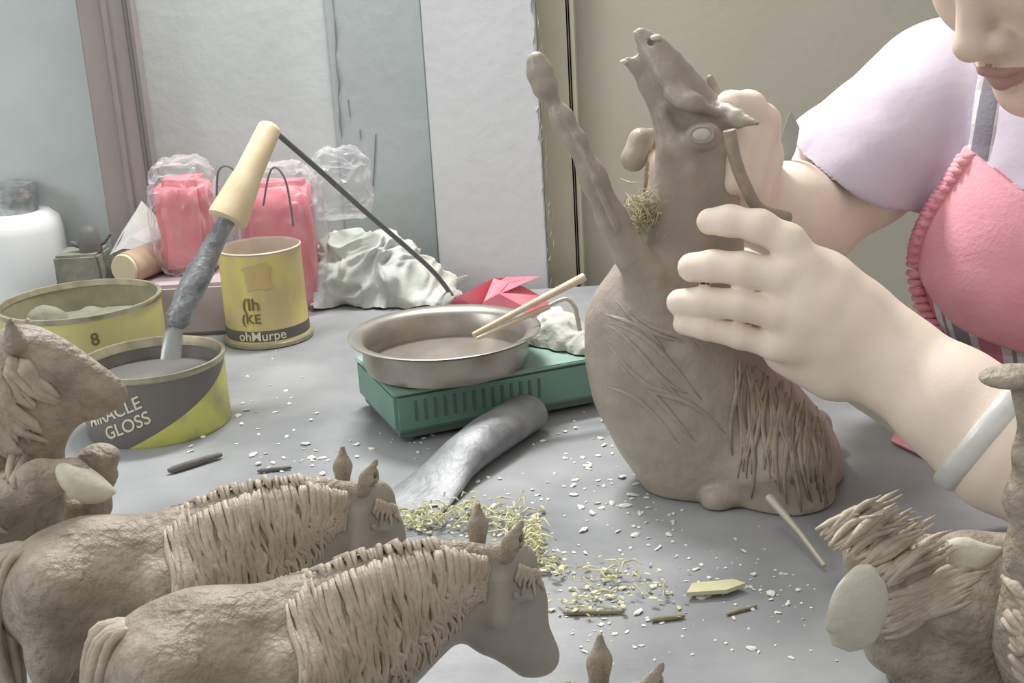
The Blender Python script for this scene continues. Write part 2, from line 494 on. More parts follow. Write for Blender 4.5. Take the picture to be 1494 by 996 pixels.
def uvmix(name, c1, c2, slope, off, rough=.4, c3=None, off3=0):
    """two printed colours parted by a slanted line on the label (u angle, v height)"""
    m = mat(name, c1, rough); nt = m.node_tree; b = nt.nodes['Principled BSDF']
    uv = nt.nodes.new('ShaderNodeUVMap'); sp = nt.nodes.new('ShaderNodeSeparateXYZ'); nt.links.new(uv.outputs[0], sp.inputs[0])
    ma = nt.nodes.new('ShaderNodeMath'); ma.operation = 'MULTIPLY_ADD'; ma.inputs[1].default_value = slope; ma.inputs[2].default_value = off
    nt.links.new(sp.outputs[0], ma.inputs[0])
    gt = nt.nodes.new('ShaderNodeMath'); gt.operation = 'GREATER_THAN'; nt.links.new(sp.outputs[1], gt.inputs[0]); nt.links.new(ma.outputs[0], gt.inputs[1])
    n = nt.nodes.new('ShaderNodeTexNoise'); n.inputs['Scale'].default_value = 35; n.inputs['Detail'].default_value = 5
    tc = nt.nodes.new('ShaderNodeTexCoord'); nt.links.new(tc.outputs['Object'], n.inputs['Vector'])
    r = nt.nodes.new('ShaderNodeValToRGB'); r.color_ramp.elements[0].position = .42; r.color_ramp.elements[1].position = .68
    r.color_ramp.elements[0].color = lin(c1); r.color_ramp.elements[1].color = lin(c3 or c1); nt.links.new(n.outputs[0], r.inputs[0])
    mx = nt.nodes.new('ShaderNodeMix'); mx.data_type = 'RGBA'; mx.inputs[7].default_value = lin(c2)
    nt.links.new(r.outputs[0], mx.inputs[6]); nt.links.new(gt.outputs[0], mx.inputs[0]); nt.links.new(mx.outputs[2], b.inputs['Base Color'])
    return m


# black and yellow can of molten wax
b, hz, R_ = can_frame(234, 617, 226, 522, 104)
can = thing('paint_can', b, 'open black and yellow can of molten wax holding the iron tip', 'can')
bm = lathe(bmesh.new(), [(R_ * .985, 0.0), (R_, 0.002), (R_, hz * .5), (R_, hz - 0.003)], b, 64, a0=math.pi / 2, uv=True)
# u runs 0..1 from the far side; the camera side is about u = .5, right of it u > .5
obj('body', bm, uvmix('can print', (214, 214, 116), (118, 113, 109), hz * 3.1, -hz * 1.45, .4, (182, 176, 122)), can)
bm = lathe(bmesh.new(), [(R_ * 1.0, hz - .004), (R_ * 1.025, hz - .002), (R_ * 1.02, hz + .0015), (R_ * .975, hz + .0015), (R_ * .95, hz - .003), (R_ * .94, hz - .006)], b, 64, close_bottom=False)
obj('rim', bm, MT['tinrim'], can)
bm = lathe(bmesh.new(), [(R_ * .96, hz - .002), (R_ * .955, hz * .45), (0.001, hz * .45)], b, 64, close_bottom=False)
obj('inner_wall', bm, MT['darkinside'], can)
bm = bmesh.new(); lathe(bm, [(R_ * .954, hz * .70), (R_ * .9, hz * .705), (0.001, hz * .705)], b, 64, close_bottom=False)
obj('molten_wax', bm, MT['liquid'], can)
obj('lettering', wrap(text_mesh('MIRACLE', 0.0150, shear=.15), b, R_, math.radians(-138), hz * .25, math.radians(21)), MT['cream'], can, False)
obj('lettering', wrap(text_mesh('GLOSS', 0.0150, shear=.15), b, R_, math.radians(-119), hz * .12, math.radians(21)), MT['cream'], can, False)
CAN1 = (b, hz, R_)

# yellow can behind
b, hz, R_ = can_frame(131, 533, 122, 437, 115)
can2 = thing('paint_can', b, 'wide yellow tin with numeral 8, open and crusted inside, behind the black can', 'can')
obj('body', lathe(bmesh.new(), [(R_ * .985, 0), (R_, .002), (R_, hz - .003)], b, 64), MT['tin'], can2)
obj('rim', lathe(bmesh.new(), [(R_, hz - .004), (R_ * 1.02, hz - .002), (R_ * 1.015, hz + .0015), (R_ * .97, hz + .0015), (R_ * .955, hz - .004)], b, 64, close_bottom=False), MT['tinrim'], can2)
obj('inner_wall', lathe(bmesh.new(), [(R_ * .965, hz - .002), (R_ * .955, hz * .5), (.001, hz * .5)], b, 64, close_bottom=False), MT['tininside'], can2)
bm = bmesh.new(); lathe(bm, [(R_ * .95, hz * .6), (R_ * .7, hz * .63), (.001, hz * .62)], b, 64, close_bottom=False)
bmesh.ops.subdivide_edges(bm, edges=bm.edges, cuts=2)
for v in bm.verts: v.co.z += .004 * noise.noise(v.co * 60)
obj('wax_crust', bm, MT['lump'], can2)
bm = bmesh.new(); bmesh.ops.create_icosphere(bm, subdivisions=3, radius=.02)
for v in bm.verts:
    v.co = V((v.co.x * 1.1, v.co.y * .8, v.co.z * .9)) * (1 + .25 * noise.noise(v.co * 60)) + V((b.x - R_ * .45, b.y + .005, hz * .66))
obj('wax_lump', bm, MT['lump'], can2)
obj('lettering', wrap(text_mesh('8', .017), b, R_, math.radians(-68), hz * .60, math.radians(4)), MT['olive'], can2, False)

# tin mug, printed in yellow
b, hz, R_ = can_frame(393, 492, 388, 358, 61)
mug = thing('tin_mug', b, 'battered yellow printed tin with dark lettered band at its foot', 'tin')
bm = lathe(bmesh.new(), [(R_ * .99, 0), (R_ * 1.03, .002), (R_ * 1.03, .006), (R_, .008), (R_ * .99, hz * .5), (R_ * .98, hz)], b, 48, uv=True)
m_mug = mat('worn yellow print', (192, 176, 130), .45, (212, 200, 122), 22, .15, 80, stretch=(1, 1, .35), lo=.42, hi=.6)
obj('body', bm, m_mug, mug)
bm = lathe(bmesh.new(), [(R_ * 1.005, hz * .075), (R_ * 1.006, hz * .195)], b, 48, close_bottom=False)
obj('printed_band', bm, MT['black'], mug)
bm = lathe(bmesh.new(), [(R_ * 1.0, -.0), (R_ * 1.07, .001), (R_ * 1.08, .005), (R_ * 1.03, .006)], b, 48)
obj('foot_rim', bm, MT['tinrim'], mug)
bm = lathe(bmesh.new(), [(R_ * .98, hz - .002), (R_ * 1.0, hz), (R_ * .96, hz + .001), (R_ * .94, hz - .002), (R_ * .93, .01), (.001, .01)], b, 48, close_bottom=False)
obj('inner_wall', bm, mat('mug inside', (196, 180, 164), .5, (180, 164, 148), 40), mug)
obj('lettering', wrap(text_mesh('ohMurpe', .0135), b, R_ * 1.006, math.radians(-122), hz * .095, 0), MT['cream'], mug, False)
obj('lettering', wrap(text_mesh('(lh', .018), b, R_, math.radians(-112), hz * .42, 0), MT['olive'], mug, False)
obj('lettering', wrap(text_mesh('(KE', .014), b, R_, math.radians(-115), hz * .28, 0), MT['olive'], mug, False)
bm = bmesh.new(); bmesh.ops.create_grid(bm, x_segments=8, y_segments=8, size=.012)
for v in bm.verts:
    a, z = v.co.x, v.co.y
    v.co = V((a * (1.1 + .5 * noise.noise(V((a * 90, z * 90, 2)))), z * (1 + .6 * noise.noise(V((a * 80, z * 80, 5)))), 0))
obj('printed_patch', wrap(bm, b, R_ * .992, math.radians(-86), hz * .76, .2), mat('faded orange print', (196, 164, 120), .5, (194, 178, 120), 60), mug)

# white jar
b = on(47, 455); t = at(38, 266, b.y); R_ = sc(b, 64)
jar = thing('plastic_jar', b, 'white plastic jar with crinkled foil cap at the left edge', 'jar')
hb = at(30, 308, b.y).z
obj('body', lathe(bmesh.new(), [(R_ * .95, 0), (R_, .004), (R_ * .97, hb * .82), (R_ * .92, hb * .93), (R_ * .72, hb), (R_ * .5, hb)], b, 48, close_top=True), MT['jar'], jar)
bm = bmesh.new(); lathe(bm, [(R_ * .52, hb - .004), (R_ * .5, hb + .004), (R_ * .52, hb + .008), (R_ * .54, hb + .02), (R_ * .50, t.z), (R_ * .2, t.z + .003), (.001, t.z + .003)], b, 48)
for v in bm.verts: v.co += V((noise.noise(v.co * 120), noise.noise(v.co * 120 + V((9, 0, 0))), noise.noise(v.co * 90))) * .0022
obj('cap', bm, MT['jarcap'], jar)

# ================================================================== STOVE, POT
A = on(581, 652); B = on(878, 594); Cc = on(466, 606)
ux = (B - A); ux.z = 0; LX = ux.length * 1.06; ux.normalize(); uy = V((-ux.y, ux.x, 0))
LY = max((Cc - A).length, 0.10)
zt = at(577, 574, A.y).z
st = thing('hotplate', A, 'green enamelled hotplate with a row of vent slots under the pot', 'stove')
mx = Matrix((ux, uy, V((0, 0, 1)))).transposed().to_4x4(); mx.translation = A
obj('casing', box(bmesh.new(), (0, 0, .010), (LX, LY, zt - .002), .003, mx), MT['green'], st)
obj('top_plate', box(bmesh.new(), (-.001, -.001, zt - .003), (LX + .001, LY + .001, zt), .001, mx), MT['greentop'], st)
obj('base', box(bmesh.new(), (.004, .004, .004), (LX - .004, LY - .004, .012), .001, mx), MT['foot'], st)  # dark slab; its colour stands in for the shadow gap under the casing
for fx in (.012, LX - .012):
    for fy in (.012, LY - .012):
        obj('rubber_foot', lathe(bmesh.new(), [(.006, 0), (.006, .005)], mx @ V((fx, fy, 0)), 12, close_top=True), MT['foot'], st)
i0, i1 = at(607, 600, A.y), at(766, 575, A.y)
for i in range(14):
    xx = LX * (.09 + .56 * i / 13)
    obj('vent_slot', box(bmesh.new(), (xx - .0014, -.0006, zt * .42), (xx + .0014, .001, zt * .80), .0004, mx), MT['dark'], st)
pc = on(652, 533, zt)
PR = sc(pc, 140); pb = PR * .86
hz = at(652, 484, pc.y).z - zt
pot = thing('steel_pot', pc, 'shallow stainless steel pot with flared rim on the green hotplate', 'pot')
obj('body', lathe(bmesh.new(), [(pb * .90, .001), (pb * .97, .003), (pb, .010), (pb, hz - .004), (PR * .92, hz - .002), (PR * .99, hz), (PR, hz + .0015), (PR * .985, hz + .002), (PR * .88, hz), (pb * .965, hz - .004), (pb * .955, .006), (.001, .004)], pc, 72), MT['steel'], pot)
bm = lathe(bmesh.new(), [(.0032, 0), (.0032, .008), (.0022, .0095)], at(531, 540, pc.y - .04), 10, close_top=True)
bm.free()

# chopsticks and the bent wire
def stick(name, a, b_, r0, r1, m, label, cat, group=None):
    o = obj(name, tube(bmesh.new(), [a, a.lerp(b_, .5), b_], [r0, (r0 + r1) / 2, r1], 10), m)
    return tag(o, label, cat, group)


zr = zt + hz
stick('chopstick', at(690, 488, pc.y - .05), at(852, 404, pc.y - .005), .0018, .0036, MT['bamboo'], 'long thick bamboo chopstick resting across the pot rim', 'chopstick')
stick('chopstick', at(695, 494, pc.y - .052), at(800, 447, pc.y - .02), .0016, .0026, MT['bamboo'], 'shorter bamboo chopstick lying under the long one', 'chopstick')
bm = bmesh.new(); tube(bm, spline([at(775, 462, pc.y - .0), at(805, 444, pc.y), at(826, 436, pc.y), at(838, 447, pc.y), at(842, 462, pc.y - .0), at(846, 482, pc.y)], 6), sc(pc, 3.2), 8)
tag(obj('bent_wire', bm, MT['wire']), 'pale bent wire hook beside the chopstick ends', 'wire')

# ================================================================== CRUMPLED THINGS


def crumple(name, c, h, m, seed, fold=28, n=60, base=0.0, amp=.012, skew=.4):
    """a heap of cloth over a ground outline (near left, near right, far right, far left): a low dome pushed into warped folds"""
    bm = bmesh.new(); g = []
    e = .0008

    def dome(u, v_):
        p = (c[0] * (1 - u) + c[1] * u) * (1 - v_) + (c[3] * (1 - u) + c[2] * u) * v_
        k_ = (max(0, math.sin(math.pi * u)) ** .55) * (max(0, math.sin(math.pi * v_)) ** .45) * (1 + skew * (.5 - u))
        return V((p.x, p.y, base + h * k_))
    for i in range(n + 1):
        row = []
        for j in range(n + 1):
            u, v_ = i / n, j / n
            p = dome(u, v_); du = dome(min(u + .02, 1), v_) - dome(max(u - .02, 0), v_); dv = dome(u, min(v_ + .02, 1)) - dome(u, max(v_ - .02, 0))
            nr = du.cross(dv); nr = nr.normalized() if nr.length > 1e-9 else V((0, 0, 1))
            if nr.z < 0: nr = -nr
            q = p * fold + V((seed, 0, 0)); wv = noise.noise_vector(q * .7) * 1.1
            r1 = 1 - 2.4 * abs(noise.noise(q + wv)); r2 = 1 - 2.2 * abs(noise.noise(q * 2.1 + wv * 1.6 + V((7, 0, 3))))
            p = p + nr * amp * (.75 * r1 + .4 * r2) + noise.noise_vector(q * 1.3) * amp * .5
            p.z = max(p.z, base + .001)
            row.append(bm.verts.new(p))
        g.append(row)
    for i in range(n):
        for j in range(n): bm.faces.new((g[i][j], g[i + 1][j], g[i + 1][j + 1], g[i][j + 1]))
    bmesh.ops.recalc_face_normals(bm, faces=bm.faces)
    bmesh.ops.smooth_vert(bm, verts=bm.verts, factor=.2, use_axis_x=True, use_axis_y=True, use_axis_z=True)
    return obj(name, bm, m, None, 'all')


c0 = [on(462, 448), on(655, 448), on(650, 428), on(470, 427)]
o = crumple('rag', c0, .070, MT['rag'], 2.0, 30, 90, amp=.017, skew=.9)
tag(o, 'crumpled grey white cotton rag by the wall behind the yellow tin', 'rag')
bm = bmesh.new()
fs = [on(610, 442), on(660, 432), at(682, 404, 1.42), at(640, 415, 1.43)]
for p in fs: p.z = max(p.z, .001)
bm.faces.new([bm.verts.new(p) for p in fs])
bmesh.ops.subdivide_edges(bm, edges=bm.edges, cuts=6, use_grid_fill=True)
for v in bm.verts: v.co.z += .003 * (1 + noise.noise(v.co * 60))
bm.normal_update(); bmesh.ops.solidify(bm, geom=bm.faces[:], thickness=.001)
tag(obj('paper_scrap', bm, MT['tissue'], None, False), 'pointed grey scrap at the foot of the cable', 'paper')

# red plastic heap behind the pot: folded flat facets
def facets(name, P, tris, m, th=.0015):
    bm = bmesh.new(); vs = [bm.verts.new(p) for p in P]
    for t in tris: bm.faces.new([vs[i] for i in t])
    bmesh.ops.recalc_face_normals(bm, faces=bm.faces)
    bm.normal_update(); bmesh.ops.solidify(bm, geom=bm.faces[:], thickness=th)
    return obj(name, bm, m, None, False)


y1 = 1.36
P = [on(650, 447), at(668, 432, y1), on(700, 452), at(720, 406, y1), at(742, 412, y1 - .01), at(706, 440, y1 - .03), at(738, 404, y1 + .01), at(790, 432, y1 - .02), at(728, 428, y1 - .035), at(762, 446, y1 - .04), on(768, 470), on(812, 470), at(812, 455, y1 - .02), on(745, 466), at(800, 440, y1 + .03), on(720, 440), on(790, 446)]
o = facets('plastic_sheet', P, [(0, 1, 2), (1, 3, 2), (2, 3, 5), (3, 4, 5), (4, 8, 5), (4, 6, 8), (6, 7, 8), (7, 9, 8), (5, 8, 13), (8, 9, 13), (9, 10, 13), (7, 12, 9), (9, 12, 10), (12, 11, 10), (2, 5, 13), (6, 14, 7), (14, 16, 12), (7, 14, 12), (6, 15, 14), (3, 15, 6, ), (1, 15, 3)], MT['redfoil'])
tag(o, 'bright pink red crumpled plastic sheet behind the steel pot', 'plastic')
tc_ = [on(772, 503, zt), on(868, 522, zt), on(860, 492, zt), on(790, 478, zt)]
o = crumple('tissue', tc_, .022, MT['tissue'], 9.0, 50, 44, base=zt, amp=.006)
tag(o, 'dirty white crumpled tissue on the right end of the hotplate', 'tissue')

# pink packages in clear film


def pack(name, c, wx, wy, h, m, label, seed):
    bm = bmesh.new(); box(bm, (-wx, -wy, 0), (wx, wy, h), min(wx, wy) * .35)
    bmesh.ops.subdivide_edges(bm, edges=bm.edges, cuts=4, use_grid_fill=True)
    for v in bm.verts:
        q = v.co * 55 + V((seed, 0, 0))
        v.co += V((noise.noise(q), noise.noise(q + V((5, 0, 0))), .5 * noise.noise(q + V((0, 5, 0))))) * .004
        v.co.z = max(v.co.z, 0) ; v.co += c
    return tag(obj(name, bm, m, None, 'all'), label, 'package', 'pink packages in clear film')


YBX = 1.33; ZBX = .056
xl, xr = at(150, 420, YBX).x, at(336, 420, YBX).x
bm = box(bmesh.new(), (xl, YBX, 0), (xr, 1.44, ZBX), .004)
tag(obj('cardboard_box', bm, MT['mauve']), 'low mauve cardboard box under the pink packages and roller', 'box')
b1 = at(282, 390, 1.395); b1.z = ZBX; h1 = at(283, 256, b1.y).z - ZBX
pack('pink_package', b1, sc(b1, 37), .025, h1, MT['bagpink'], 'tall smooth pink package left of the wooden handle', 1)
b2 = at(414, 396, 1.42); b2.z = 0; h2 = at(414, 262, b2.y).z
pack('pink_package', b2, sc(b2, 50), .018, h2, MT['bagpink'], 'wide crinkled pink package behind the yellow tin', 4)
bg = thing('plastic_bag', (b1 + b2) / 2, 'clear crinkled plastic bag wrapped over both pink packages', 'bag')


def filmblob(pa, pb_, bot, top, seed, depth=.034):
    bm = bmesh.new(); bmesh.ops.create_icosphere(bm, subdivisions=5, radius=1)
    ctr = (pa + pb_) / 2; hw = (pb_ - pa).length / 2
    for v in bm.verts:
        n = v.co.normalized(); s_ = V((math.copysign(abs(n.x) ** .5, n.x), math.copysign(abs(n.y) ** .6, n.y), math.copysign(abs(n.z) ** .6, n.z)))
        p = V((ctr.x + s_.x * hw, ctr.y + s_.y * depth, (top + bot) * .5 + s_.z * (top - bot) * .5))
        q = p * 70 + V((seed, 0, 0)); k = (1 - abs(noise.noise(q)) * 2) * .006 + (1 - abs(noise.noise(q * 2.2)) * 2) * .003
        v.co = p + n * k; v.co.z = max(v.co.z, bot + .0005)
    return bm


obj('film', filmblob(at(241, 390, b1.y), at(322, 390, b1.y), ZBX, at(283, 236, b1.y).z, 1), MT['film'], bg)
obj('film', filmblob(at(358, 398, b2.y), at(474, 398, b2.y), 0.001, at(414, 244, b2.y).z, 7), MT['film'], bg)
obj('film', filmblob(at(476, 420, 1.42), at(548, 420, 1.42), .10, at(510, 222, 1.42).z, 13, .018), MT['film'], bg, label='empty gathered end of the bag')
for pp in ([(316, 286), (318, 252), (328, 242), (342, 250), (346, 280)], [(384, 300), (392, 256), (402, 244), (416, 262), (424, 300), (428, 330)]):
    obj('bag_tie', tube(bmesh.new(), spline([at(x, y, b1.y - .045) for x, y in pp], 6), .0012, 6), MT['postdark'], bg, label='thin dark loop')

# mauve paper, stone block, nozzle, brush handle, grey paper
b = at(124, 412, 1.40); hs = at(130, 366, b.y).z; wb = sc(b, 33)
bm = box(bmesh.new(), (b.x - wb, b.y - .02, 0), (b.x + wb, b.y + .03, hs), .003); bmesh.ops.subdivide_edges(bm, edges=bm.edges, cuts=3, use_grid_fill=True)
for v in bm.verts: v.co += V((noise.noise(v.co * 70), noise.noise(v.co * 70 + V((3, 3, 3))), 0)) * .002
tag(obj('stone_block', bm, MT['stone']), 'dark grey green stone block beside the white jar', 'block')
nz = thing('rubber_nozzle', V((b.x, b.y, hs)), 'small black rubber nozzle with side arms on the stone block', 'nozzle')
q = at(131, 352, b.y); q.z = hs - .001
obj('body', lathe(bmesh.new(), [(.012, 0), (.0125, .008), (.010, .022), (.006, .028), (.002, .029)], q, 20, close_top=True), MT['rubber'], nz)
obj('arm', tube(bmesh.new(), [q + V((-.008, 0, .006)), q + V((-.021, 0, .011))], [.0035, .0028], 10), MT['rubber'], nz)
obj('arm', tube(bmesh.new(), [q + V((.009, 0, .007)), q + V((.016, 0, .010)), q + V((.024, 0, .019))], [.003, .002, .0016], 10), MT['rubber'], nz)
a, c = at(182, 388, 1.345), at(250, 340, 1.425)
rb = sc(a, 24); a.z = c.z = ZBX + rb
br = thing('wooden_roller', V((a.x, a.y, ZBX)), 'short tan wooden roller with cream end lying behind the yellow tin', 'roller')
ax = (c - a).normalized()
obj('barrel', tube(bmesh.new(), [a, a.lerp(c, .5), c], [rb, rb * 1.02, rb], 28), MT['woodold'], br)
obj('end_disc', tube(bmesh.new(), [a - ax * .003, a - ax * .0002], [rb * .9, rb * .96], 28), MT['woodend'], br)
yp = 1.415
P = [at(160, 372, yp - .02), at(207, 294, yp + .03), at(233, 322, yp + .025), at(238, 366, yp - .01), at(190, 346, yp - .01), at(168, 356, yp), at(180, 364, yp - .02), at(178, 338, yp + .01)]
o = facets('paper_scrap', P, [(0, 5, 7), (5, 4, 7), (7, 4, 1), (1, 4, 2), (2, 4, 3), (4, 6, 3), (0, 6, 4, 5)], MT['paper'])
tag(o, 'pointed grey paper scrap standing against the brown post', 'paper')

# ================================================================== HOT IRON IN THE CAN
yc = CAN1[0].y
tip = at(252, 512, yc - .002); top = at(394, 184, yc + .10)


def ip(px, py):
    t = (512 - py) / (512 - 184); return at(px, py, yc - .002 + .102 * t)


ir = thing('wax_iron', V((tip.x, tip.y, 0)), 'electric wax iron with turned pale wooden handle leaning out of the black can', 'tool')
p0, p1 = ip(395, 183), ip(331, 322)
pts = [p0.lerp(p1, t) for t in (-.02, 0, .03, .5, .56, .6, .95, .985, 1.0)]
rr = [sc(p0, k) for k in (7, 14, 17, 20, 21.5, 22.5, 29, 29, 25)]
obj('handle', tube(bmesh.new(), pts, rr, 32), MT['wood'], ir)
bm = bmesh.new()
pts = [ip(332, 320), ip(318, 345), ip(314, 352), ip(300, 380), ip(294, 392), ip(275, 430), ip(266, 452), ip(260, 466), ip(256, 478)]
tube(bm, pts, [sc(p0, k) for k in (12, 13, 14, 16, 19, 19, 17, 19, 10)], 20)
obj('shaft', bm, MT['solder'], ir)
bm = bmesh.new(); s_ = RGT * sc(p0, 13); u_ = V((0, 1, 0)) * .003
loft(bm, [(ip(258, 474), s_ * .6, u_), (ip(253, 484), s_, u_), (ip(250, 512), s_ * 1.1, u_ * .6), (ip(249, 524), s_ * 1.1, u_ * .3)], 12)
obj('blade', bm, MT['blade'], ir)
cp = [ip(403, 196) + V((0, .004, 0)), at(414, 203, yc + .11), at(470, 252, 1.20), at(530, 306, 1.27), at(590, 358, 1.33), at(628, 392, 1.365), at(650, 418, 1.38)]
cp.append(V((cp[-1].x + .012, cp[-1].y - .0, .004)))
obj('cable', tube(bmesh.new(), spline(cp, 6), sc(cp[2], 4.2), 10), MT['cable'], ir)

# ================================================================== GREY ROLLED SHEET
ax0, ax1 = on(775, 624), on(588, 745)
ax = (ax1 - ax0).normalized(); sd = V((-ax.y, ax.x, 0)); upz = V((0, 0, 1))
secs = []
for t, wpx, hpx in ((0, 24, 24), (.02, 27, 27), (.35, 30, 29), (.55, 31, 25), (.66, 33, 18), (.78, 40, 9), (.9, 46, 4), (1.0, 50, 2.2)):
    c = ax0.lerp(ax1, t); hh = sc(c, hpx); secs.append((c + upz * hh, sd * sc(c, wpx) * 1.25, upz * hh))
o = obj('sheet_scoop', loft(bmesh.new(), secs, 28), MT['sheet'])
tag(o, 'dull grey sheet metal scoop with fishtail mouth before the hotplate', 'scoop')

# charcoal sticks and twigs
def lying(name, a, b_, r, m, label, cat):
    a, b_ = on(*a), on(*b_); a.z = b_.z = sc(a, r)
    pts = [a.lerp(b_, t) + V((0, noise.noise(V((a.x * 40 + t * 3, 0, 0))) * .002, 0)) for t in (0, .1, .4, .7, .95, 1)]
    return tag(obj(name, tube(bmesh.new(), pts, [sc(a, r * k) for k in (.5, .95, 1, .9, .7, .3)], 8), m), label, cat)


lying('charcoal_stick', (246, 692), (325, 668), 6, MT['charcoal'], 'dark charcoal stick in front of the black can', 'stick')
lying('charcoal_stick', (376, 690), (426, 685), 3.5, MT['charcoal'], 'thin charcoal sliver behind the farthest horse of the row', 'stick')
lying('twig', (822, 897), (912, 896), 4, MT['twig'], 'straight brown twig among the shavings', 'twig')
lying('twig', (950, 908), (1000, 902), 4, MT['twig'], 'short brown twig right of the straight one', 'twig')
lying('twig', (1060, 898), (1105, 886), 3, MT['twig'], 'thin twig right of the flat yellow wax strip', 'twig')
bm = bmesh.new()
vs = [bm.verts.new(V((p.x, p.y, .003))) for p in (on(1002, 876), on(1010, 862), on(1070, 856), on(1088, 862), on(1060, 872))]
bm.faces.new(vs); bm.normal_update(); bmesh.ops.solidify(bm, geom=bm.faces[:], thickness=.0025)
tag(obj('wax_strip', bm, MT['yellowwax'], None, False), 'flat yellow green wax strip lying on the table', 'wax')

# crumbs: nobody could count them
def scatter(name, spots, m, label, n, seed, size=(1.5, 5), lift=0, curls=False):
    r2 = random.Random(seed); bm = bmesh.new()
    for _ in range(n):
        cx, cy, sx, sy = spots[r2.randrange(len(spots))]
        px, py = r2.gauss(cx, sx), r2.gauss(cy, sy)
        p = on(px, py)
        k = sc(p, r2.uniform(*size) * (1 if r2.random() < .8 else 1.7))
        m4 = Matrix.Translation(p + V((0, 0, k * .35 + lift * r2.random()))) @ Matrix.Rotation(r2.uniform(0, 6.28), 4, 'Z') @ Matrix.Rotation(r2.uniform(-.5, .5), 4, 'X') @ Matrix.Diagonal((k * r2.uniform(.7, 2.2), k, k * .4, 1))
        r_ = bmesh.ops.create_icosphere(bm, subdivisions=1, radius=1, matrix=m4)
        for v in r_['verts']: v.co += V((r2.uniform(-1, 1), r2.uniform(-1, 1), 0)) * k * .3
    if curls:
        for _ in range(300):
            cx, cy, sx, sy = spots[r2.randrange(4) if r2.random() < .7 else r2.randrange(len(spots))]
            p = on(r2.gauss(cx, sx * .8), r2.gauss(cy, sy * .8)) + V((0, 0, r2.uniform(.001, .012)))
            a_ = V((r2.uniform(-1, 1), r2.uniform(-1, 1), r2.uniform(-.25, .25))) * r2.uniform(.003, .007)
            tube(bm, [p - a_, p + V((r2.uniform(-1, 1), r2.uniform(-1, 1), 1)) * .002, p + a_], [.0003, .0009, .0003], 5)
    o = obj(name, bm, m, None, False)
    return tag(o, label, 'wax', kind='stuff')


spots = [(800, 740, 70, 40), (870, 700, 50, 25), (870, 790, 60, 40), (960, 770, 40, 25), (1040, 830, 60, 25), (1120, 870, 60, 20), (860, 850, 60, 30), (700, 730, 40, 25), (840, 640, 50, 30), (560, 650, 60, 12), (430, 670, 40, 15), (900, 920, 90, 25), (1000, 930, 120, 25), (380, 600, 50, 60)]
scatter('wax_crumbs', spots, MT['flake'], 'white wax crumbs scattered all over the grey table', 420, 3, (1.0, 3.6))
spots = [(620, 768, 30, 10), (690, 760, 25, 14), (745, 772, 22, 18), (780, 800, 8, 25), (800, 830, 20, 12), (900, 850, 40, 12), (940, 868, 40, 12), (850, 885, 25, 8)]
scatter('wax_shavings', spots, MT['yellowwax'], 'pale yellow green wax shavings heaped behind the combed horse head', 300, 5, (1.2, 3.2), .005, True)

# ================================================================== STANDING HORSES
# traced once for the front horse, on an upright plane turned a little from the picture
YAW = math.radians(18)
P0 = at(735, 800, 0.506)
hd = V((math.cos(YAW), math.sin(YAW), 0)); la = V((math.sin(YAW), -math.cos(YAW), 0))   # heading; toward the viewer


def hp(px, py, off=0.0):
    d = ray(px, py); t = ((P0 + la * off - CAM).dot(la)) / d.dot(la); return CAM + d * t


def hr(n): return n * 0.000293


HB = [(715, 845), (520, 935), (400, 960), (250, 965)]


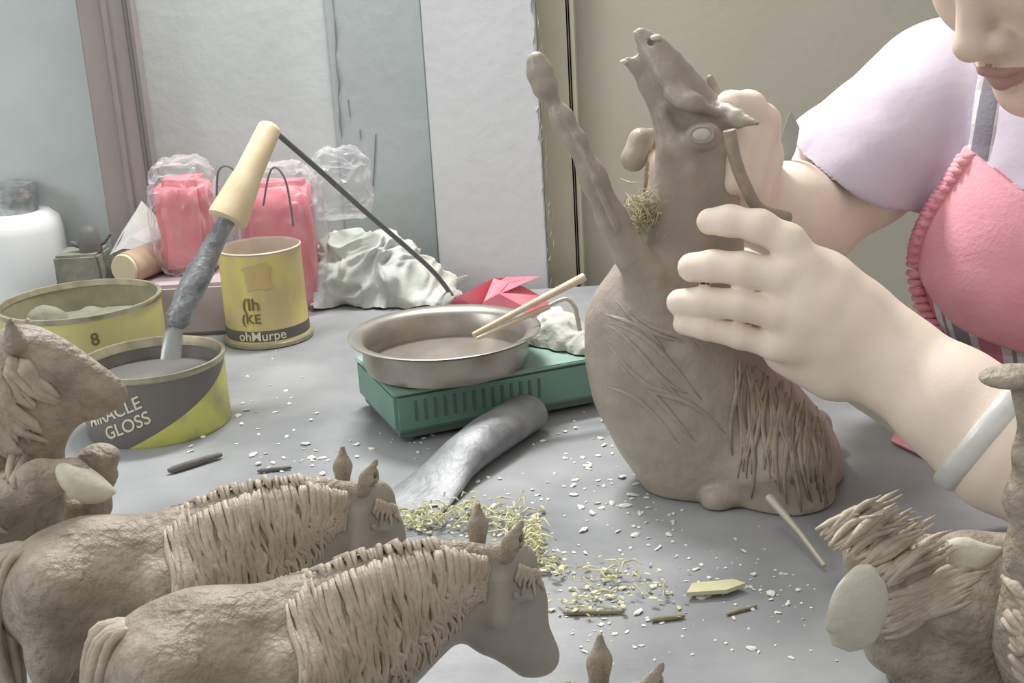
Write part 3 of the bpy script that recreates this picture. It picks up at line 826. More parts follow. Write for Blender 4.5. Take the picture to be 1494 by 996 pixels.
def build_horse_meshes():
    s = SDF(P0 + V((-.22, -.13, -.15)), P0 + V((.06, .08, .06)), .0013)
    # neck and trunk
    s.chain([(hp(722, 838), hr(46)), (hp(650, 860), hr(66)), (hp(560, 905), hr(98)), (hp(470, 945), hr(108))], .012, la, .55)
    s.chain([(hp(480, 955), hr(112)), (hp(380, 975), hr(104)), (hp(290, 975), hr(102)), (hp(245, 985), hr(96))], .015, la, .8)
    # head
    s.cone(hp(748, 826), hp(758, 880), hr(38), hr(36), .008, la, .6)
    s.ell(hp(714, 895), (hd, la, V((0, 0, 1))), (hr(54), hr(35), hr(56)), .008)
    s.cone(hp(748, 888), hp(782, 950), hr(46), hr(31), .010, la, .55)
    s.cone(hp(724, 930), hp(768, 966), hr(26), hr(20), .008, la, .7)
    s.cone(hp(778, 945), hp(793, 962), hr(26), hr(23), .006, la, .75)
    for o_ in (-1, 1):
        s.ell(hp(768, 872, o_ * .0085), (hd, la, V((0, 0, 1))), (hr(16), hr(8), hr(9)), .003)              # brow over the eye
        s.ell(hp(762, 889, o_ * .0105), (hd, la, V((0, 0, 1))), (hr(14), hr(8), hr(9)), .003, 'sub')
        s.ell(hp(808, 955, o_ * .0075), (hd, la, V((0, 0, 1))), (hr(6), hr(7), hr(5)), .002, 'sub')        # nostril
        s.cone(hp(730, 850, o_ * .010), hp(728, 905, o_ * .013), hr(9), hr(14), .008)                      # cheek ridge
        s.cone(hp(760, 978, o_ * .009), hp(806, 972, o_ * .008), hr(2.4), hr(2.0), .001, op='sub')
    # ears, hollow
    for (bx, by, tx, ty, o_) in ((697, 792, 697, 736, -.012), (738, 812, 762, 762, .012)):
        bp_, tp_ = hp(bx, by, o_), hp(tx, ty, o_ * 1.15)
        mid = bp_.lerp(tp_, .45)
        s.cone(bp_, mid, hr(13), hr(15), .004, la, .6); s.cone(mid, tp_, hr(15), hr(5), .003, la, .6)
        cv = hd * hr(8) + la * (hr(3))
        if o_ > 0: s.cone(bp_.lerp(tp_, .25) + cv, bp_.lerp(tp_, .8) + cv * .6, hr(6), hr(2), .001, op='sub')
    # legs
    gz = 0.0
    for px, o_, hind in ((455, -.022, 0), (430, .022, 0), (262, -.020, 1), (240, .020, 1)):
        t = hp(px, 985, o_); k0 = V((t.x, t.y, t.z * .56)); f0 = V((t.x, t.y, .016))
        if hind: k0 = k0 - hd * .010; f0 = f0 - hd * .004
        else: k0 = k0 + hd * .003
        s.chain([(t, hr(58)), (k0.lerp(t, .4), hr(34)), (k0, hr(21)), (f0.lerp(k0, .5), hr(14)), (f0, hr(18)), (f0 + V((.004, 0, -.006)), hr(14))], .007)
        s.cone(f0 + V((.004, 0, -.007)), f0 + V((.006, .001, -.012)), hr(17), hr(24), .002)
    s.half((0, 0, 0.0005), (0, 0, -1))
    return s.mesh('horse_body')


def locks(tree, pairs, side, rad, seed, n=9, wig=.0016, sink=.35):
    """wavy carved locks laid on a surface: each from a crest point to a lower one, cast sideways on it"""
    r2 = random.Random(seed); bm = bmesh.new()
    for a, b_ in pairs:
        ph = r2.uniform(0, 6.28); fr = r2.uniform(5, 9); pts = []; rr = []
        rr0 = rad * r2.uniform(.75, 1.25)
        for i in range(n):
            t = i / (n - 1); p = a.lerp(b_, t)
            p = p + hd * ((math.sin(ph + fr * t) + .5 * math.sin(2.3 * fr * t + ph * 2)) * wig * (0.3 + .7 * t))
            o_ = p + side * .12
            hit = tree.ray_cast(o_, -side, .2)
            if hit[0] is None: continue
            pr_ = min(1, (.35 + t * 5), (1.25 - t) * 2.2)
            q = hit[0] + hit[1] * rr0 * (1 - sink) * .6 * pr_
            pts.append(q); rr.append(rr0 * pr_ * (1.12 - .5 * t))
        if len(pts) > 3: tube(bm, pts, rr, 6)
    return bm


hm = build_horse_meshes()
tree = bvh(hm)
r3 = random.Random(11)


def mane_pairs(seed, n, short=False):
    r2 = random.Random(seed); out = []
    cr = [(408, 862), (450, 836), (500, 812), (560, 795), (620, 788), (668, 793), (706, 803)]
    lo = [(440, 1010), (480, 1015), (530, 1012), (585, 985), (635, 925), (664, 885), (692, 860)]
    for i in range(n):
        t = (i + r2.uniform(-.45, .45)) / n * (len(cr) - 1); t = min(max(t, 0), len(cr) - 1.001); k = int(t); q = t - k
        a = V((*cr[k], 0)).lerp(V((*cr[k + 1], 0)), q); b_ = V((*lo[k], 0)).lerp(V((*lo[k + 1], 0)), q)
        st_ = a.lerp(b_, r2.uniform(.15, .6) if short else 0); e = a.lerp(b_, r2.uniform(.85, 1.05) if not short else r2.uniform(.7, 1.0))
        out.append((hp(st_.x, st_.y + 3), hp(e.x, e.y)))
    return out


def make_horse(loc_name, label):
    t = thing(loc_name, V((P0.x - .08, P0.y - .03, 0)), label, 'figurine', 'brown wax horses in a row')
    o = raw('body', hm, MT['wax'], t)
    hm.materials.append(MT['waxsmooth'])
    # the face and the throat are left smooth and dark, the trunk is matt
    idx = []
    nrm = np.zeros(len(hm.polygons) * 3, np.float32); hm.polygons.foreach_get('center', nrm); cen = nrm.reshape(-1, 3)
    loc_ = (cen - np.array(P0)) @ np.array(hd)
    z_ = cen[:, 2]
    lim = ((loc_ > -.030) & (z_ < P0.z - .001)) | ((loc_ > -.06) & (z_ < P0.z - .028 - (loc_ + .03) * .6) & (loc_ > -.075))
    hm.polygons.foreach_set('material_index', lim.astype(np.int32))
    bm = locks(tree, mane_pairs(1, 78), la, hr(5.0), 3, n=20, wig=.0026)
    b2_ = locks(tree, mane_pairs(9, 40, True), la, hr(5.2), 13, n=14, wig=.0030, sink=.1)
    tmp = bpy.data.meshes.new('t'); b2_.to_mesh(tmp); b2_.free(); bm.from_mesh(tmp); bpy.data.meshes.remove(tmp)
    obj('mane', bm, MT['waxlight'], t, 'all')
    obj('mane', locks(tree, mane_pairs(2, 56), -la, hr(6.2), 4), MT['waxlight'], t, 'all')
    # crest of short knotted locks
    bm = bmesh.new(); cr = [(432, 838), (500, 806), (560, 789), (620, 782), (672, 788), (704, 796)]
    cs = spline([hp(x, y + 4) for x, y in cr], 9)
    for i in range(0, len(cs) - 1):
        c_ = cs[i] + V((0, 0, r3.uniform(-.0022, -.0002))); j_ = hd * r3.uniform(-.0012, .003)
        tube(bm, [c_ - la * .005 - V((0, 0, .003)) - j_, c_ + j_ * .5, c_ + la * .005 + j_ - V((0, 0, .003 + r3.uniform(0, .002)))], [.0008, r3.uniform(.0013, .0021), .0007], 6)
    obj('crest', bm, MT['waxlight'], t, 'all')
    pr = [(hp(752 + k * 3.0, 812 + abs(k) * 1.5), hp(742 + k * 5.5, 838 + (k % 3) * 8)) for k in range(0, 9)]
    obj('forelock', locks(tree, pr, la, hr(4.6), 6, wig=.0006), MT['waxlight'], t, 'all')
    for o_ in (-1, 1):
        bm = bmesh.new(); c_ = hp(764, 886, o_ * .0205)
        hit = tree.ray_cast(c_ + la * o_ * .05, -la * o_, .1)
        c_ = hit[0] if hit[0] else c_
        bmesh.ops.create_uvsphere(bm, u_segments=12, v_segments=8, radius=hr(7), matrix=Matrix.Translation(c_ - la * o_ * hr(1.5)))
        obj('eye', bm, MT['waxsmooth'], t)
    # tail
    bm = bmesh.new(); root = hp(176, 925)
    for i in range(16):
        a_ = r3.uniform(-1, 1); ph = r3.uniform(0, 6)
        pts = spline([root + la * a_ * .003 + hd * .012, root - hd * (.004 + r3.uniform(0, .006)) + la * a_ * .006, root - hd * (.012 + .006 * math.sin(ph)) - V((0, 0, .035)) + la * a_ * .010, root - hd * .010 - V((0, 0, .075 + r3.uniform(0, .02))) + la * a_ * .008], 5)
        tube(bm, pts, [.0026] * (len(pts) - 3) + [.002, .0014, .0006], 6)
    obj('tail', bm, MT['waxlight'], t, 'all')
    return t


hA = make_horse('horse_figurine', 'brown wax horse with combed mane and bowed dark head, middle of the row')


def copy_thing(root, delta, label):
    r_ = root.copy(); C.objects.link(r_); r_.location = root.location + delta; r_['label'] = label
    for ch in root.children:
        c = ch.copy(); C.objects.link(c); c.parent = r_
    return r_


pollA = hp(735, 800)
for (px, py, lab) in ((531, 708, 'brown wax horse half hidden behind the middle one, farthest of the row'), (925, 1010, 'brown wax horse at the bottom edge, only ears and crest in view')):
    q = on(px, py, pollA.z); copy_thing(hA, q - pollA, lab)

# ================================================================== THE HELD HORSE
YH = 0.875


def k(px, py, dy, r): p = at(px, py, YH + dy); return (p, sc(p, r))


ay = V((0, 1, 0))
lo = at(760, 880, YH) + V((0, -.12, -.02)); hi = at(1290, 30, YH) + V((0, .13, .02))
s = SDF((lo.x, lo.y, -.002), (hi.x, hi.y, hi.z), .0016)
s.chain([k(1012, 205, 0, 46), k(990, 140, 0, 36), k(968, 96, 0, 24), k(948, 68, 0, 15), k(934, 49, 0, 8)], .012, ay, .7)
s.chain([k(985, 170, 0, 32), k(952, 122, 0, 20), k(932, 98, 0, 12), k(916, 90, 0, 7)], .004, ay, .7)
s.cone(k(940, 80, 0, 1)[0], k(905, 55, 0, 1)[0], sc(P0, 4), sc(P0, 20), .002, op='sub')
s.chain([k(1040, 146, -.004, 9), k(1000, 100, -.004, 6), k(962, 62, -.003, 5)], .004)
s.chain([k(1016, 146, -.020, 6), k(978, 106, -.013, 4), k(952, 74, -.007, 3)], .010)
s.chain([k(992, 150, -.024, 5), k(966, 112, -.014, 3.5), k(950, 86, -.009, 3)], .009)
s.chain([k(976, 141, -.019, 4), k(1010, 151, -.024, 6), k(1044, 164, -.018, 5)], .010)
s.cone(k(985, 170, -.031, 1)[0], k(1035, 180, -.031, 1)[0], sc(at(1000, 170, YH), 9), sc(at(1000, 170, YH), 12), .005, op='sub')
s.ell(k(1026, 198, -.026, 1)[0], (X0, V((0, 1, 0)), V((0, 0, 1))), (.012, .006, .009), .004)
s.chain([k(966, 170, -.014, 8), k(985, 215, -.017, 12), k(1006, 246, -.02, 12)], .010)
for q_ in (-1, 1): s.ell(k(950, 62, q_ * .006, 1)[0], (X0, V((0, 1, 0)), V((0, 0, 1))), (.0025, .003, .0025), .001, 'sub')
s.chain([k(1058, 166, -.012, 20), k(1078, 173, -.028, 13), k(1108, 180, -.044, 3)], .004, V((.4, 1, 0)), .55)
s.cone(*[k(1050, 158, .012, 1)[0], k(1036, 114, .012, 1)[0]], sc(at(1058, 160, YH), 12), sc(at(1058, 160, YH), 6), .004)
# neck, chest, barrel, haunch
s.chain([k(1018, 215, 0, 50), k(1014, 285, 0, 54), k(1005, 360, 0, 70), k(985, 440, 0, 92), k(985, 520, 0, 112)], .02, ay, .72)
s.chain([k(985, 500, 0, 118), k(1016, 596, 0, 116), k(1080, 660, 0, 114), k(1120, 690, 0, 108)], .025, ay, .85)
s.cone(k(905, 470, 0, 1)[0], k(930, 560, 0, 1)[0], sc(at(900, 470, YH), 40), sc(at(900, 470, YH), 55), .02)
s.chain([k(1010, 655, 0, 75), k(992, 690, -.01, 44)], .02)
for o_ in (-.034, .034):
    s.chain([k(1135, 680, o_, 88), k(1150, 730, o_ * 1.2, 62), k(1185, 785, o_ * 1.3, 30)], .015)
    hk = k(1185, 785, o_ * 1.3, 30)[0]; ft = V((hk.x - .055, hk.y - .004, .012))
    hk = V((hk.x, hk.y, max(hk.z, .018)))
    s.chain([(hk, .014), (hk.lerp(ft, .5), .0095), (ft, .011)], .006); s.cone(ft, ft + V((-.012, 0, -.006)), .010, .012, .003)
s.half((0, 0, .0008), (0, 0, -1))
# raised foreleg
s.chain([k(960, 425, -.02, 46), k(922, 372, -.028, 24), k(893, 318, -.034, 21), k(868, 266, -.038, 18), k(862, 252, -.038, 17), k(840, 205, -.036, 14), k(820, 172, -.034, 15), k(806, 146, -.032, 9.5)], .006)
s.chain([k(803, 142, -.032, 11), k(796, 128, -.032, 18), k(788, 106, -.030, 19), k(783, 90, -.030, 15)], .003)
s.chain([k(900, 335, -.050, 5), k(868, 262, -.053, 4.5), k(840, 200, -.048, 4), k(816, 165, -.046, 4)], .003)
s.cone(k(900, 330, -.048, 1)[0], k(845, 215, -.046, 1)[0], sc(P0, 5), sc(P0, 4), .003)
# folded foreleg behind the neck
s.chain([k(990, 400, .03, 40), k(975, 300, .045, 20), k(968, 232, .045, 15), k(955, 200, .035, 11)], .006)
s.chain([k(948, 197, .032, 10), k(935, 205, .025, 17), k(924, 232, .020, 19)], .004)
# muscle folds
for (x0, y0, x1, y1_, d_) in ((905, 480, 1010, 590, -.060), (890, 540, 930, 640, -.055), (930, 420, 980, 500, -.052), (960, 540, 1040, 620, -.066)):
    s.cone(at(x0, y0, YH + d_), at(x1, y1_, YH + d_), .004, .006, .010, op='sub')
me = s.mesh('held_horse')
th = thing('horse_statuette', V((at(1080, 760, YH).x, YH, 0)), 'large dark brown wax horse rearing with open mouth, held by the woman', 'figurine')
raw('body', me, MT['waxheld'], th)
tree2 = bvh(me)


def front(px, py, dy=0):
    d_ = ray(px, py).normalized(); h_ = tree2.ray_cast(CAM, d_, 2); return h_[0], h_[1]


p_, n_ = front(1024, 196)
bm = bmesh.new(); m4 = Matrix.Translation(p_) @ n_.to_track_quat('Z', 'Y').to_matrix().to_4x4() @ Matrix.Diagonal((sc(p_, 15), sc(p_, 10), sc(p_, 5), 1))
bmesh.ops.create_uvsphere(bm, u_segments=20, v_segments=10, radius=1, matrix=m4); obj('eye', bm, MT['eyepale'], th, label='pale scraped oval eye')
bm = bmesh.new()
tube(bm, [p_ + (m4.to_3x3() @ V((math.cos(a_ / 28 * 6.2832) * 1.12, math.sin(a_ / 28 * 6.2832) * 1.15, 0))) for a_ in range(29)], .0013, 8, cap=False)
obj('eyelid', bm, MT['waxheld'], th, 'all')
# hanging tail and rough back hair
bm = bmesh.new(); r4 = random.Random(21)
for i in range(46):
    u = r4.random(); x0 = 1070 + u * 130; y0 = 530 + u * 60 + r4.uniform(-10, 30)
    L = r4.uniform(60, 170); pts = []
    for t in range(7):
        q = front(x0 + 12 * math.sin(t * .8 + i) * .5 + t * 2 * (u - .3), min(y0 + L * t / 6, 770))
        if q[0] is not None and (q[0].y > .7): pts.append(q[0] - q[1] * -.0005)
    if len(pts) > 3:
        n_p = len(pts); tube(bm, pts, [.0021 * math.sin(math.pi * (.12 + .83 * j / (n_p - 1))) for j in range(n_p)], 6)
obj('tail', bm, MT['waxhair'], th, 'all', label='rust brown carved tail over the haunch')
bm = bmesh.new()
for i in range(11):
    y0 = 425 + i * 14 + r4.uniform(-8, 8); x0 = 905 + r4.uniform(-30, 25); pts = []; L = r4.uniform(90, 150)
    for t in range(9):
        q = front(x0 + L * t / 8, y0 + L * (.75 * t / 8 + .12 * math.sin(t * .5 + i)))
        if q[0] is not None: pts.append(q[0] + q[1] * -.0004)
    if len(pts) > 3: tube(bm, pts, [.0022 * math.sin(math.pi * (.06 + .88 * j / (len(pts) - 1))) for j in range(len(pts))], 8)
obj('chest_fold', bm, MT['waxheld'], th, 'all')
# small lip and nostril blobs, pale to paint the highlights on them
for (px, py, dy, rx) in ((931, 47, 0, 7), (957, 55, -.006, 9), (912, 90, 0, 8)):
    bm = bmesh.new(); c_ = at(px, py, YH + dy); bmesh.ops.create_icosphere(bm, subdivisions=2, radius=sc(c_, rx), matrix=Matrix.Translation(c_) @ Matrix.Diagonal((1, .8, .55, 1)))
    obj('lip', bm, MT['waxpale'], th, label='pale painted highlight on the wax lip')
bm = bmesh.new(); r5 = random.Random(5)
for i in range(190):
    c_ = at(r5.gauss(938, 14), r5.gauss(310, 15), YH - .012 + r5.uniform(-.01, .012))
    a_ = V((r5.uniform(-1, 1), r5.uniform(-1, 1), r5.uniform(-1, 1))) * .007
    tube(bm, [c_ - a_, c_ + V((r5.uniform(-1, 1), 0, r5.uniform(-1, 1))) * .003, c_ + a_], [.0002, .0006, .0002], 5)
o = obj('wax_fluff', bm, mat('dull wax fluff', (176, 172, 140), .7, (192, 186, 156), 90)); tag(o, 'tuft of yellow green wax shavings caught on the held horse chest', 'wax', kind='stuff')

# ================================================================== OTHER HORSES AT THE EDGES
# left edge: horse with stretched head
YD = .60


def kd(px, py, dy, r, Y=YD): p = at(px, py, Y + dy); return (p, sc(p, r))


s = SDF(at(-260, 900, YD) + V((0, -.09, -.12)), at(200, 430, YD) + V((.0, .09, .0)), .0015)
s.chain([kd(40, 535, 0, 50), kd(95, 555, 0, 42), kd(135, 568, 0, 30), kd(163, 574, 0, 22)], .01, ay, .65)
s.chain([kd(60, 580, 0, 44), kd(130, 590, 0, 18)], .01, ay, .65)
s.chain([kd(35, 545, 0, 58), kd(-5, 620, 0, 85), kd(-40, 720, 0, 120)], .02, ay, .65)
s.chain([kd(-40, 730, 0, 120), kd(-140, 760, 0, 115), kd(-200, 770, 0, 100)], .02, ay, .8)
s.cone(kd(22, 500, -.012, 1)[0], kd(14, 466, -.014, 1)[0], .006, .0015, .003)
s.cone(kd(45, 500, .012, 1)[0], kd(40, 466, .014, 1)[0], .006, .0015, .003)
s.chain([kd(-10, 740, -.03, 50), kd(60, 700, -.035, 26), kd(105, 690, -.035, 17), kd(150, 708, -.035, 8)], .008)
s.chain([kd(0, 760, .03, 50), kd(80, 740, .02, 24), kd(145, 740, .012, 13), kd(160, 705, .01, 7)], .008)
s.cone(kd(158, 692, .01, 1)[0], kd(146, 676, .01, 1)[0], .005, .010, .003)
s.ell(kd(144, 668, .01, 1)[0], (X0, V((0, 1, 0)), V((0, 0, 1))), (.0105, .0095, .0055), .004)
for (px, o_) in ((-60, -.03), (-80, .03), (-190, -.028), (-205, .028)):
    t = kd(px, 790, o_, 1)[0]; s.chain([(t, .02), (V((t.x, t.y, t.z * .5)), .008), (V((t.x, t.y, .012)), .006)], .008); s.cone(V((t.x, t.y, .012)), V((t.x + .003, t.y, .004)), .006, .009, .002)
s.half((0, 0, .0005), (0, 0, -1))
me = s.mesh('left_horse'); tD = thing('horse_figurine', V((at(-60, 800, YD).x, YD, 0)), 'rough brown wax horse with lifted hoof beside the black can at left edge', 'figurine')
raw('body', me, MT['wax'], tD); tr = bvh(me)
prs = []
for i in range(44):
    u = r4.random(); a_ = at(20 - u * 60 + r4.uniform(0, 30), 505 + u * 190, YD); b_ = a_ + at(70, 60, YD) - at(0, 0, YD) + V((0, 0, 0)) * 1
    prs.append((a_, at(40 - u * 60 + r4.uniform(0, 60), 560 + u * 200, YD)))
obj('mane', locks(tr, prs, -ay, .0030, 8), MT['waxlight'], tD, 'all')
bm = bmesh.new(); c_ = kd(128, 708, -.035, 1)[0]
hs_ = spline([kd(x, y, -.037, 1)[0] for x, y in ((84, 690), (96, 696), (118, 703), (144, 710), (168, 716))], 5)
hw_ = [q.x for q in spline([V((x, 0, 0)) for x in (.003, .0075, .0100, .0070, .0012)], 5)]
loft(bm, [(c_, V((0, w_ * 1.1, 0)), V((-.25 * w_, 0, w_))) for c_, w_ in zip(hs_, hw_)], 20)
obj('hoof', bm, MT['waxpale'], tD, label='pale pointed hoof')

# right bottom: head with broad pale ears and swept mane
YE = .60
s = SDF(at(1180, 1120, YE) + V((0, -.08, -.03)), at(1560, 690, YE) + V((0, .08, .02)), .0014)
s.chain([kd(1290, 800, 0, 46, YE), kd(1320, 850, 0, 58, YE), kd(1370, 930, 0, 80, YE), kd(1420, 1040, 0, 110, YE)], .015, ay, .85)
s.chain([kd(1270, 810, -.005, 36, YE), kd(1290, 880, -.012, 34, YE), kd(1300, 940, -.01, 40, YE)], .012)
s.chain([kd(1340, 830, 0, 40, YE), kd(1400, 815, 0, 28, YE)], .012)
s.cone(kd(1430, 1060, 0, 1, YE)[0], V((at(1430, 1060, YE).x + .03, YE, .03)), .034, .03, .02)
bz = at(1430, 1060, YE)
for dx, o_ in ((-.02, -.018), (-.015, .02), (.035, -.018), (.04, .02)):
    t = V((bz.x + dx, YE + o_, .045)); s.chain([(t, .016), (V((t.x, t.y, .02)), .007), (V((t.x, t.y, .006)), .008)], .008)
s.cone(V((bz.x, YE, .045)), V((bz.x + .03, YE, .045)), .032, .030, .02)
s.half((0, 0, .0005), (0, 0, -1))
me = s.mesh('eared_horse'); tE = thing('horse_figurine', V((bz.x + .02, YE, 0)), 'brown wax horse head with broad pale ears and swept mane, lower right', 'figurine')
raw('body', me, MT['wax'], tE); trE = bvh(me)


def leaf(cs, ws, th_, nrm_):
    """a thick leaf-shaped ear along a line, dished a little"""
    bm = bmesh.new(); secs = []; n2 = V(nrm_).normalized()
    C3 = spline(cs, 6); W3 = [q.x for q in spline([V((w_, 0, 0)) for w_ in ws], 6)]
    for i, (c_, w_) in enumerate(zip(C3, W3)):
        t = (C3[min(i + 1, len(C3) - 1)] - C3[max(i - 1, 0)]).normalized(); sdv = t.cross(n2).normalized()
        secs.append((c_ + n2 * .004 * math.sin(math.pi * i / len(C3)), sdv * max(w_, .0004), n2 * th_ * min(1, max(w_, .0004) / max(ws) + .25)))
    return loft(bm, secs, 24)


ps = [(1272, 826), (1262, 840), (1250, 870), (1244, 900), (1238, 925), (1226, 946)]
obj('ear', leaf([at(x, y, YE - .036) for x, y in ps], [sc(at(1250, 880, YE), w_) for w_ in (8, 27, 42, 45, 38, 14)], .0042, V((.25, -1, .35))), MT['waxpale'], tE, label='broad pale rounded ear')
ps = [(1380, 806), (1395, 808), (1415, 810), (1440, 806), (1460, 800)]
obj('ear', leaf([at(x, y, YE - .01) for x, y in ps], [sc(at(1400, 800, YE), w_) for w_ in (18, 25, 25, 14, 3)], .005, V((0, -1, .4))), MT['waxpale'], tE, label='pale pointed ear')
bm = bmesh.new()
for i in range(54):
    u = r4.random(); v_ = r4.random()
    x0 = 1195 + u * 110; y0 = 768 + u * 75 + v_ * 20; L = r4.uniform(50, 105)
    pts = [at(x0 + L * t + 6 * math.sin(3 * t + i), y0 - L * t * .78 + 14 * t * t + 4 * math.sin(5 * t + i), YE - .028 + .02 * math.sin(2.2 * t) - .01 * v_) for t in (0, .2, .4, .6, .8, 1)]
    tube(bm, pts, [sc(pts[0], q) for q in (2.5, 6, 7.5, 6.5, 4.5, 1)], 6)
for i in range(36):
    u = r4.random(); x0 = 1285 + u * 40; y0 = 900 - u * 20 + r4.uniform(-25, 45); L = r4.uniform(60, 140)
    pts = []
    for t in range(7):
        h_ = trE.ray_cast(CAM, ray(x0 + L * t / 6, y0 - L * .42 * t / 6 + 4 * math.sin(t + i)).normalized(), 2)
        if h_[0] is not None: pts.append(h_[0])
    if len(pts) > 3: tube(bm, pts, [.0026 * math.sin(math.pi * (.12 + .82 * j / (len(pts) - 1))) for j in range(len(pts))], 6)
obj('mane', bm, MT['waxlight'], tE, 'all')

# right edge: tall horse with a lifted hoof, mostly out of the picture
YF = .56
s = SDF(at(1350, 1150, YF) + V((0, -.08, -.06)), at(1760, 500, YF) + V((0, .08, .03)), .0015)
s.chain([kd(1560, 820, 0, 90, YF), kd(1545, 930, 0, 80, YF), kd(1570, 1060, 0, 80, YF)], .02, ay, .8)
s.chain([kd(1540, 780, 0, 60, YF), kd(1500, 730, 0, 30, YF), kd(1502, 660, 0, 19, YF), kd(1500, 590, 0, 13, YF), kd(1492, 572, 0, 15, YF)], .008)
s.ell(kd(1480, 549, 0, 1, YF)[0], (X0, V((0, 1, 0)), V((0, 0, 1))), (sc(at(1480, 549, YF), 52), sc(at(1480, 549, YF), 34), sc(at(1480, 549, YF), 17)), .004)
s.chain([kd(1560, 800, 0, 60, YF), kd(1620, 700, 0, 50, YF), kd(1600, 610, 0, 40, YF), kd(1560, 600, 0, 25, YF)], .02, ay, .7)
bz = at(1570, 1060, YF)
for o_ in (-.02, .02):
    t = V((bz.x, YF + o_, bz.z)); s.chain([(t, .026), (V((t.x + .012, t.y, .045)), .011), (V((t.x, t.y, .008)), .010)], .01)
s.half((0, 0, .0005), (0, 0, -1))
me = s.mesh('edge_horse'); tF = thing('horse_figurine', V((bz.x, YF, 0)), 'tall brown wax horse lifting one oval hoof at the right edge', 'figurine')
raw('body', me, MT['wax'], tF); trF = bvh(me)
bm = bmesh.new()
for i in range(40):
    x0 = r4.uniform(1460, 1540); y0 = r4.uniform(850, 980); pts = []
    for t in range(6):
        h_ = trF.ray_cast(CAM, ray(x0 + t * 7 + 8 * math.sin(t + i), y0 + t * 3 + 10 * math.sin(t * 1.3 + i)).normalized(), 2)
        if h_[0] is not None: pts.append(h_[0])
    if len(pts) > 3: tube(bm, pts, [.0032 * math.sin(math.pi * (.15 + .8 * j / (len(pts) - 1))) for j in range(len(pts))], 6)
obj('chest_locks', bm, MT['waxlight'], tF, 'all')

# ================================================================== THE WOMAN
hn = V((-.6, -.8, 0)); rr_ = V((-.8, .6, 0))                # the way her chest faces; toward her right
RS = at(1362, 138, 1.07)
MID = at(1336, 118, 1.07) - rr_ * .155; MID.z = RS.z
LS = MID - rr_ * .165; LS.z = RS.z - .01
CH = V((MID.x, MID.y, .150)); BE = V((MID.x + .035, MID.y + .05, -.20))
Z = V((0, 0, 1))


def torso(s, inf, kk=.03):
    s.cone(CH, BE, .135 + inf, .150 + inf, kk, hn, .68)
    s.cone(RS.lerp(MID, .25), LS.lerp(MID, .25), .050 + inf, .050 + inf, .04)
    for q in (.06, -.06): s.cone(CH + hn * .06 + rr_ * q - Z * .02, CH + hn * .062 + rr_ * q - Z * .03, .048 + inf, .048 + inf, .05)


HEM = at(1256, 242, 1.03); EL = at(1176, 322, 1.00)
armR = [(RS, .052), (HEM, .047), (EL, .036)]
HC = at(1537, -113, .925)
fz = math.radians(32)
hh_ = V((-.87, -.49, 0)).normalized()
HF = hh_ * math.cos(fz) - Z * math.sin(fz); HU = Z * math.cos(fz) + hh_ * math.sin(fz); HR = HF.cross(HU)


def hl(r, f_, u_): return HC + HR * r + HF * f_ + HU * u_


s = SDF((.10, .62, -.10), (.78, 1.24, .56), .0021)
torso(s, -.006)
s.chain([(MID + V((0, 0, RS.z + .01 - MID.z)) - hn * .01, .058), (hl(0, -.035, -.06), .052)], .03)
s.chain(armR, .02)
# her right forearm and hand, behind the horse
WR = at(1108, 300, .945)
s.chain([(EL, .036), (EL.lerp(WR, .45), .036), (WR, .026)], .02)
PA = at(1082, 262, .935)
s.cone(WR, PA, .024, .030, .015, V((0, 1, 0)), .7)


def finger(s, pts, r, kk=.004):
    P = [V(p) for p in pts]; n = len(P)
    rad = [r * (1.08 - .22 * i / (n - 1)) for i in range(n)]
    s.chain(list(zip(P, rad)), kk)


finger(s, [at(1108, 292, .93), at(1115, 228, .918), at(1112, 178, .902), at(1092, 158, .884), at(1066, 154, .868)], .0122, .006)
finger(s, [at(1100, 288, .925), at(1105, 240, .908), at(1097, 208, .890), at(1078, 203, .868)], .0108, .010)
finger(s, [at(1096, 296, .922), at(1100, 258, .905), at(1092, 238, .885), at(1074, 236, .864)], .0102, .010)
finger(s, [at(1092, 305, .920), at(1096, 285, .900), at(1088, 270, .880), at(1070, 268, .862)], .0092, .010)
finger(s, [at(1060, 300, .95), at(985, 312, .940), at(963, 284, .918), at(958, 240, .898)], .0125, .006)
# her left hand over the neck
YL = .812
s.chain([(at(1190, 445, YL - .004), .034), (at(1235, 480, YL - .004), .033), (at(1300, 525, YL - .015), .0305), (at(1390, 590, YL - .04), .035), (at(1470, 650, YL - .06), .041), (at(1600, 704, YL - .085), .043)], .012)
s.cone(at(1180, 425, YL - .004), at(1180, 480, YL - .002), .026, .026, .015, ay, .75)
s.cone(at(1150, 510, YL + .002), at(1215, 540, YL - .004), .016, .020, .014)
finger(s, [at(1190, 395, YL - .004), at(1150, 352, YL - .012), at(1108, 330, YL - .008), at(1065, 322, YL + .000), at(1036, 323, YL + .008)], .0102, .006)
finger(s, [at(1185, 425, YL - .008), at(1135, 402, YL - .016), at(1085, 392, YL - .012), at(1040, 388, YL - .004), at(1010, 390, YL + .004)], .0112, .003)
finger(s, [at(1185, 468, YL - .006), at(1130, 456, YL - .018), at(1080, 444, YL - .014), at(1025, 440, YL - .006), at(992, 441, YL + .002)], .0104, .003)
finger(s, [at(1175, 505, YL - .004), at(1125, 502, YL - .014), at(1080, 490, YL - .012), at(1030, 478, YL - .006), at(998, 472, YL + .000)], .0086, .003)
for kx, ky in ((1172, 388), (1166, 424), (1160, 464), (1152, 504)): s.ell(at(kx, ky, YL - .020), (X0, V((0, 1, 0)), V((0, 0, 1))), (.011, .008, .009), .012)
finger(s, [at(1180, 420, YL + .01), at(1120, 400, YL + .05), at(1085, 380, YL + .075)], .011, .006)
# left upper arm
s.chain([(at(1600, 704, YL - .085), .043), (LS - Z * .06, .052), (LS, .055)], .02)
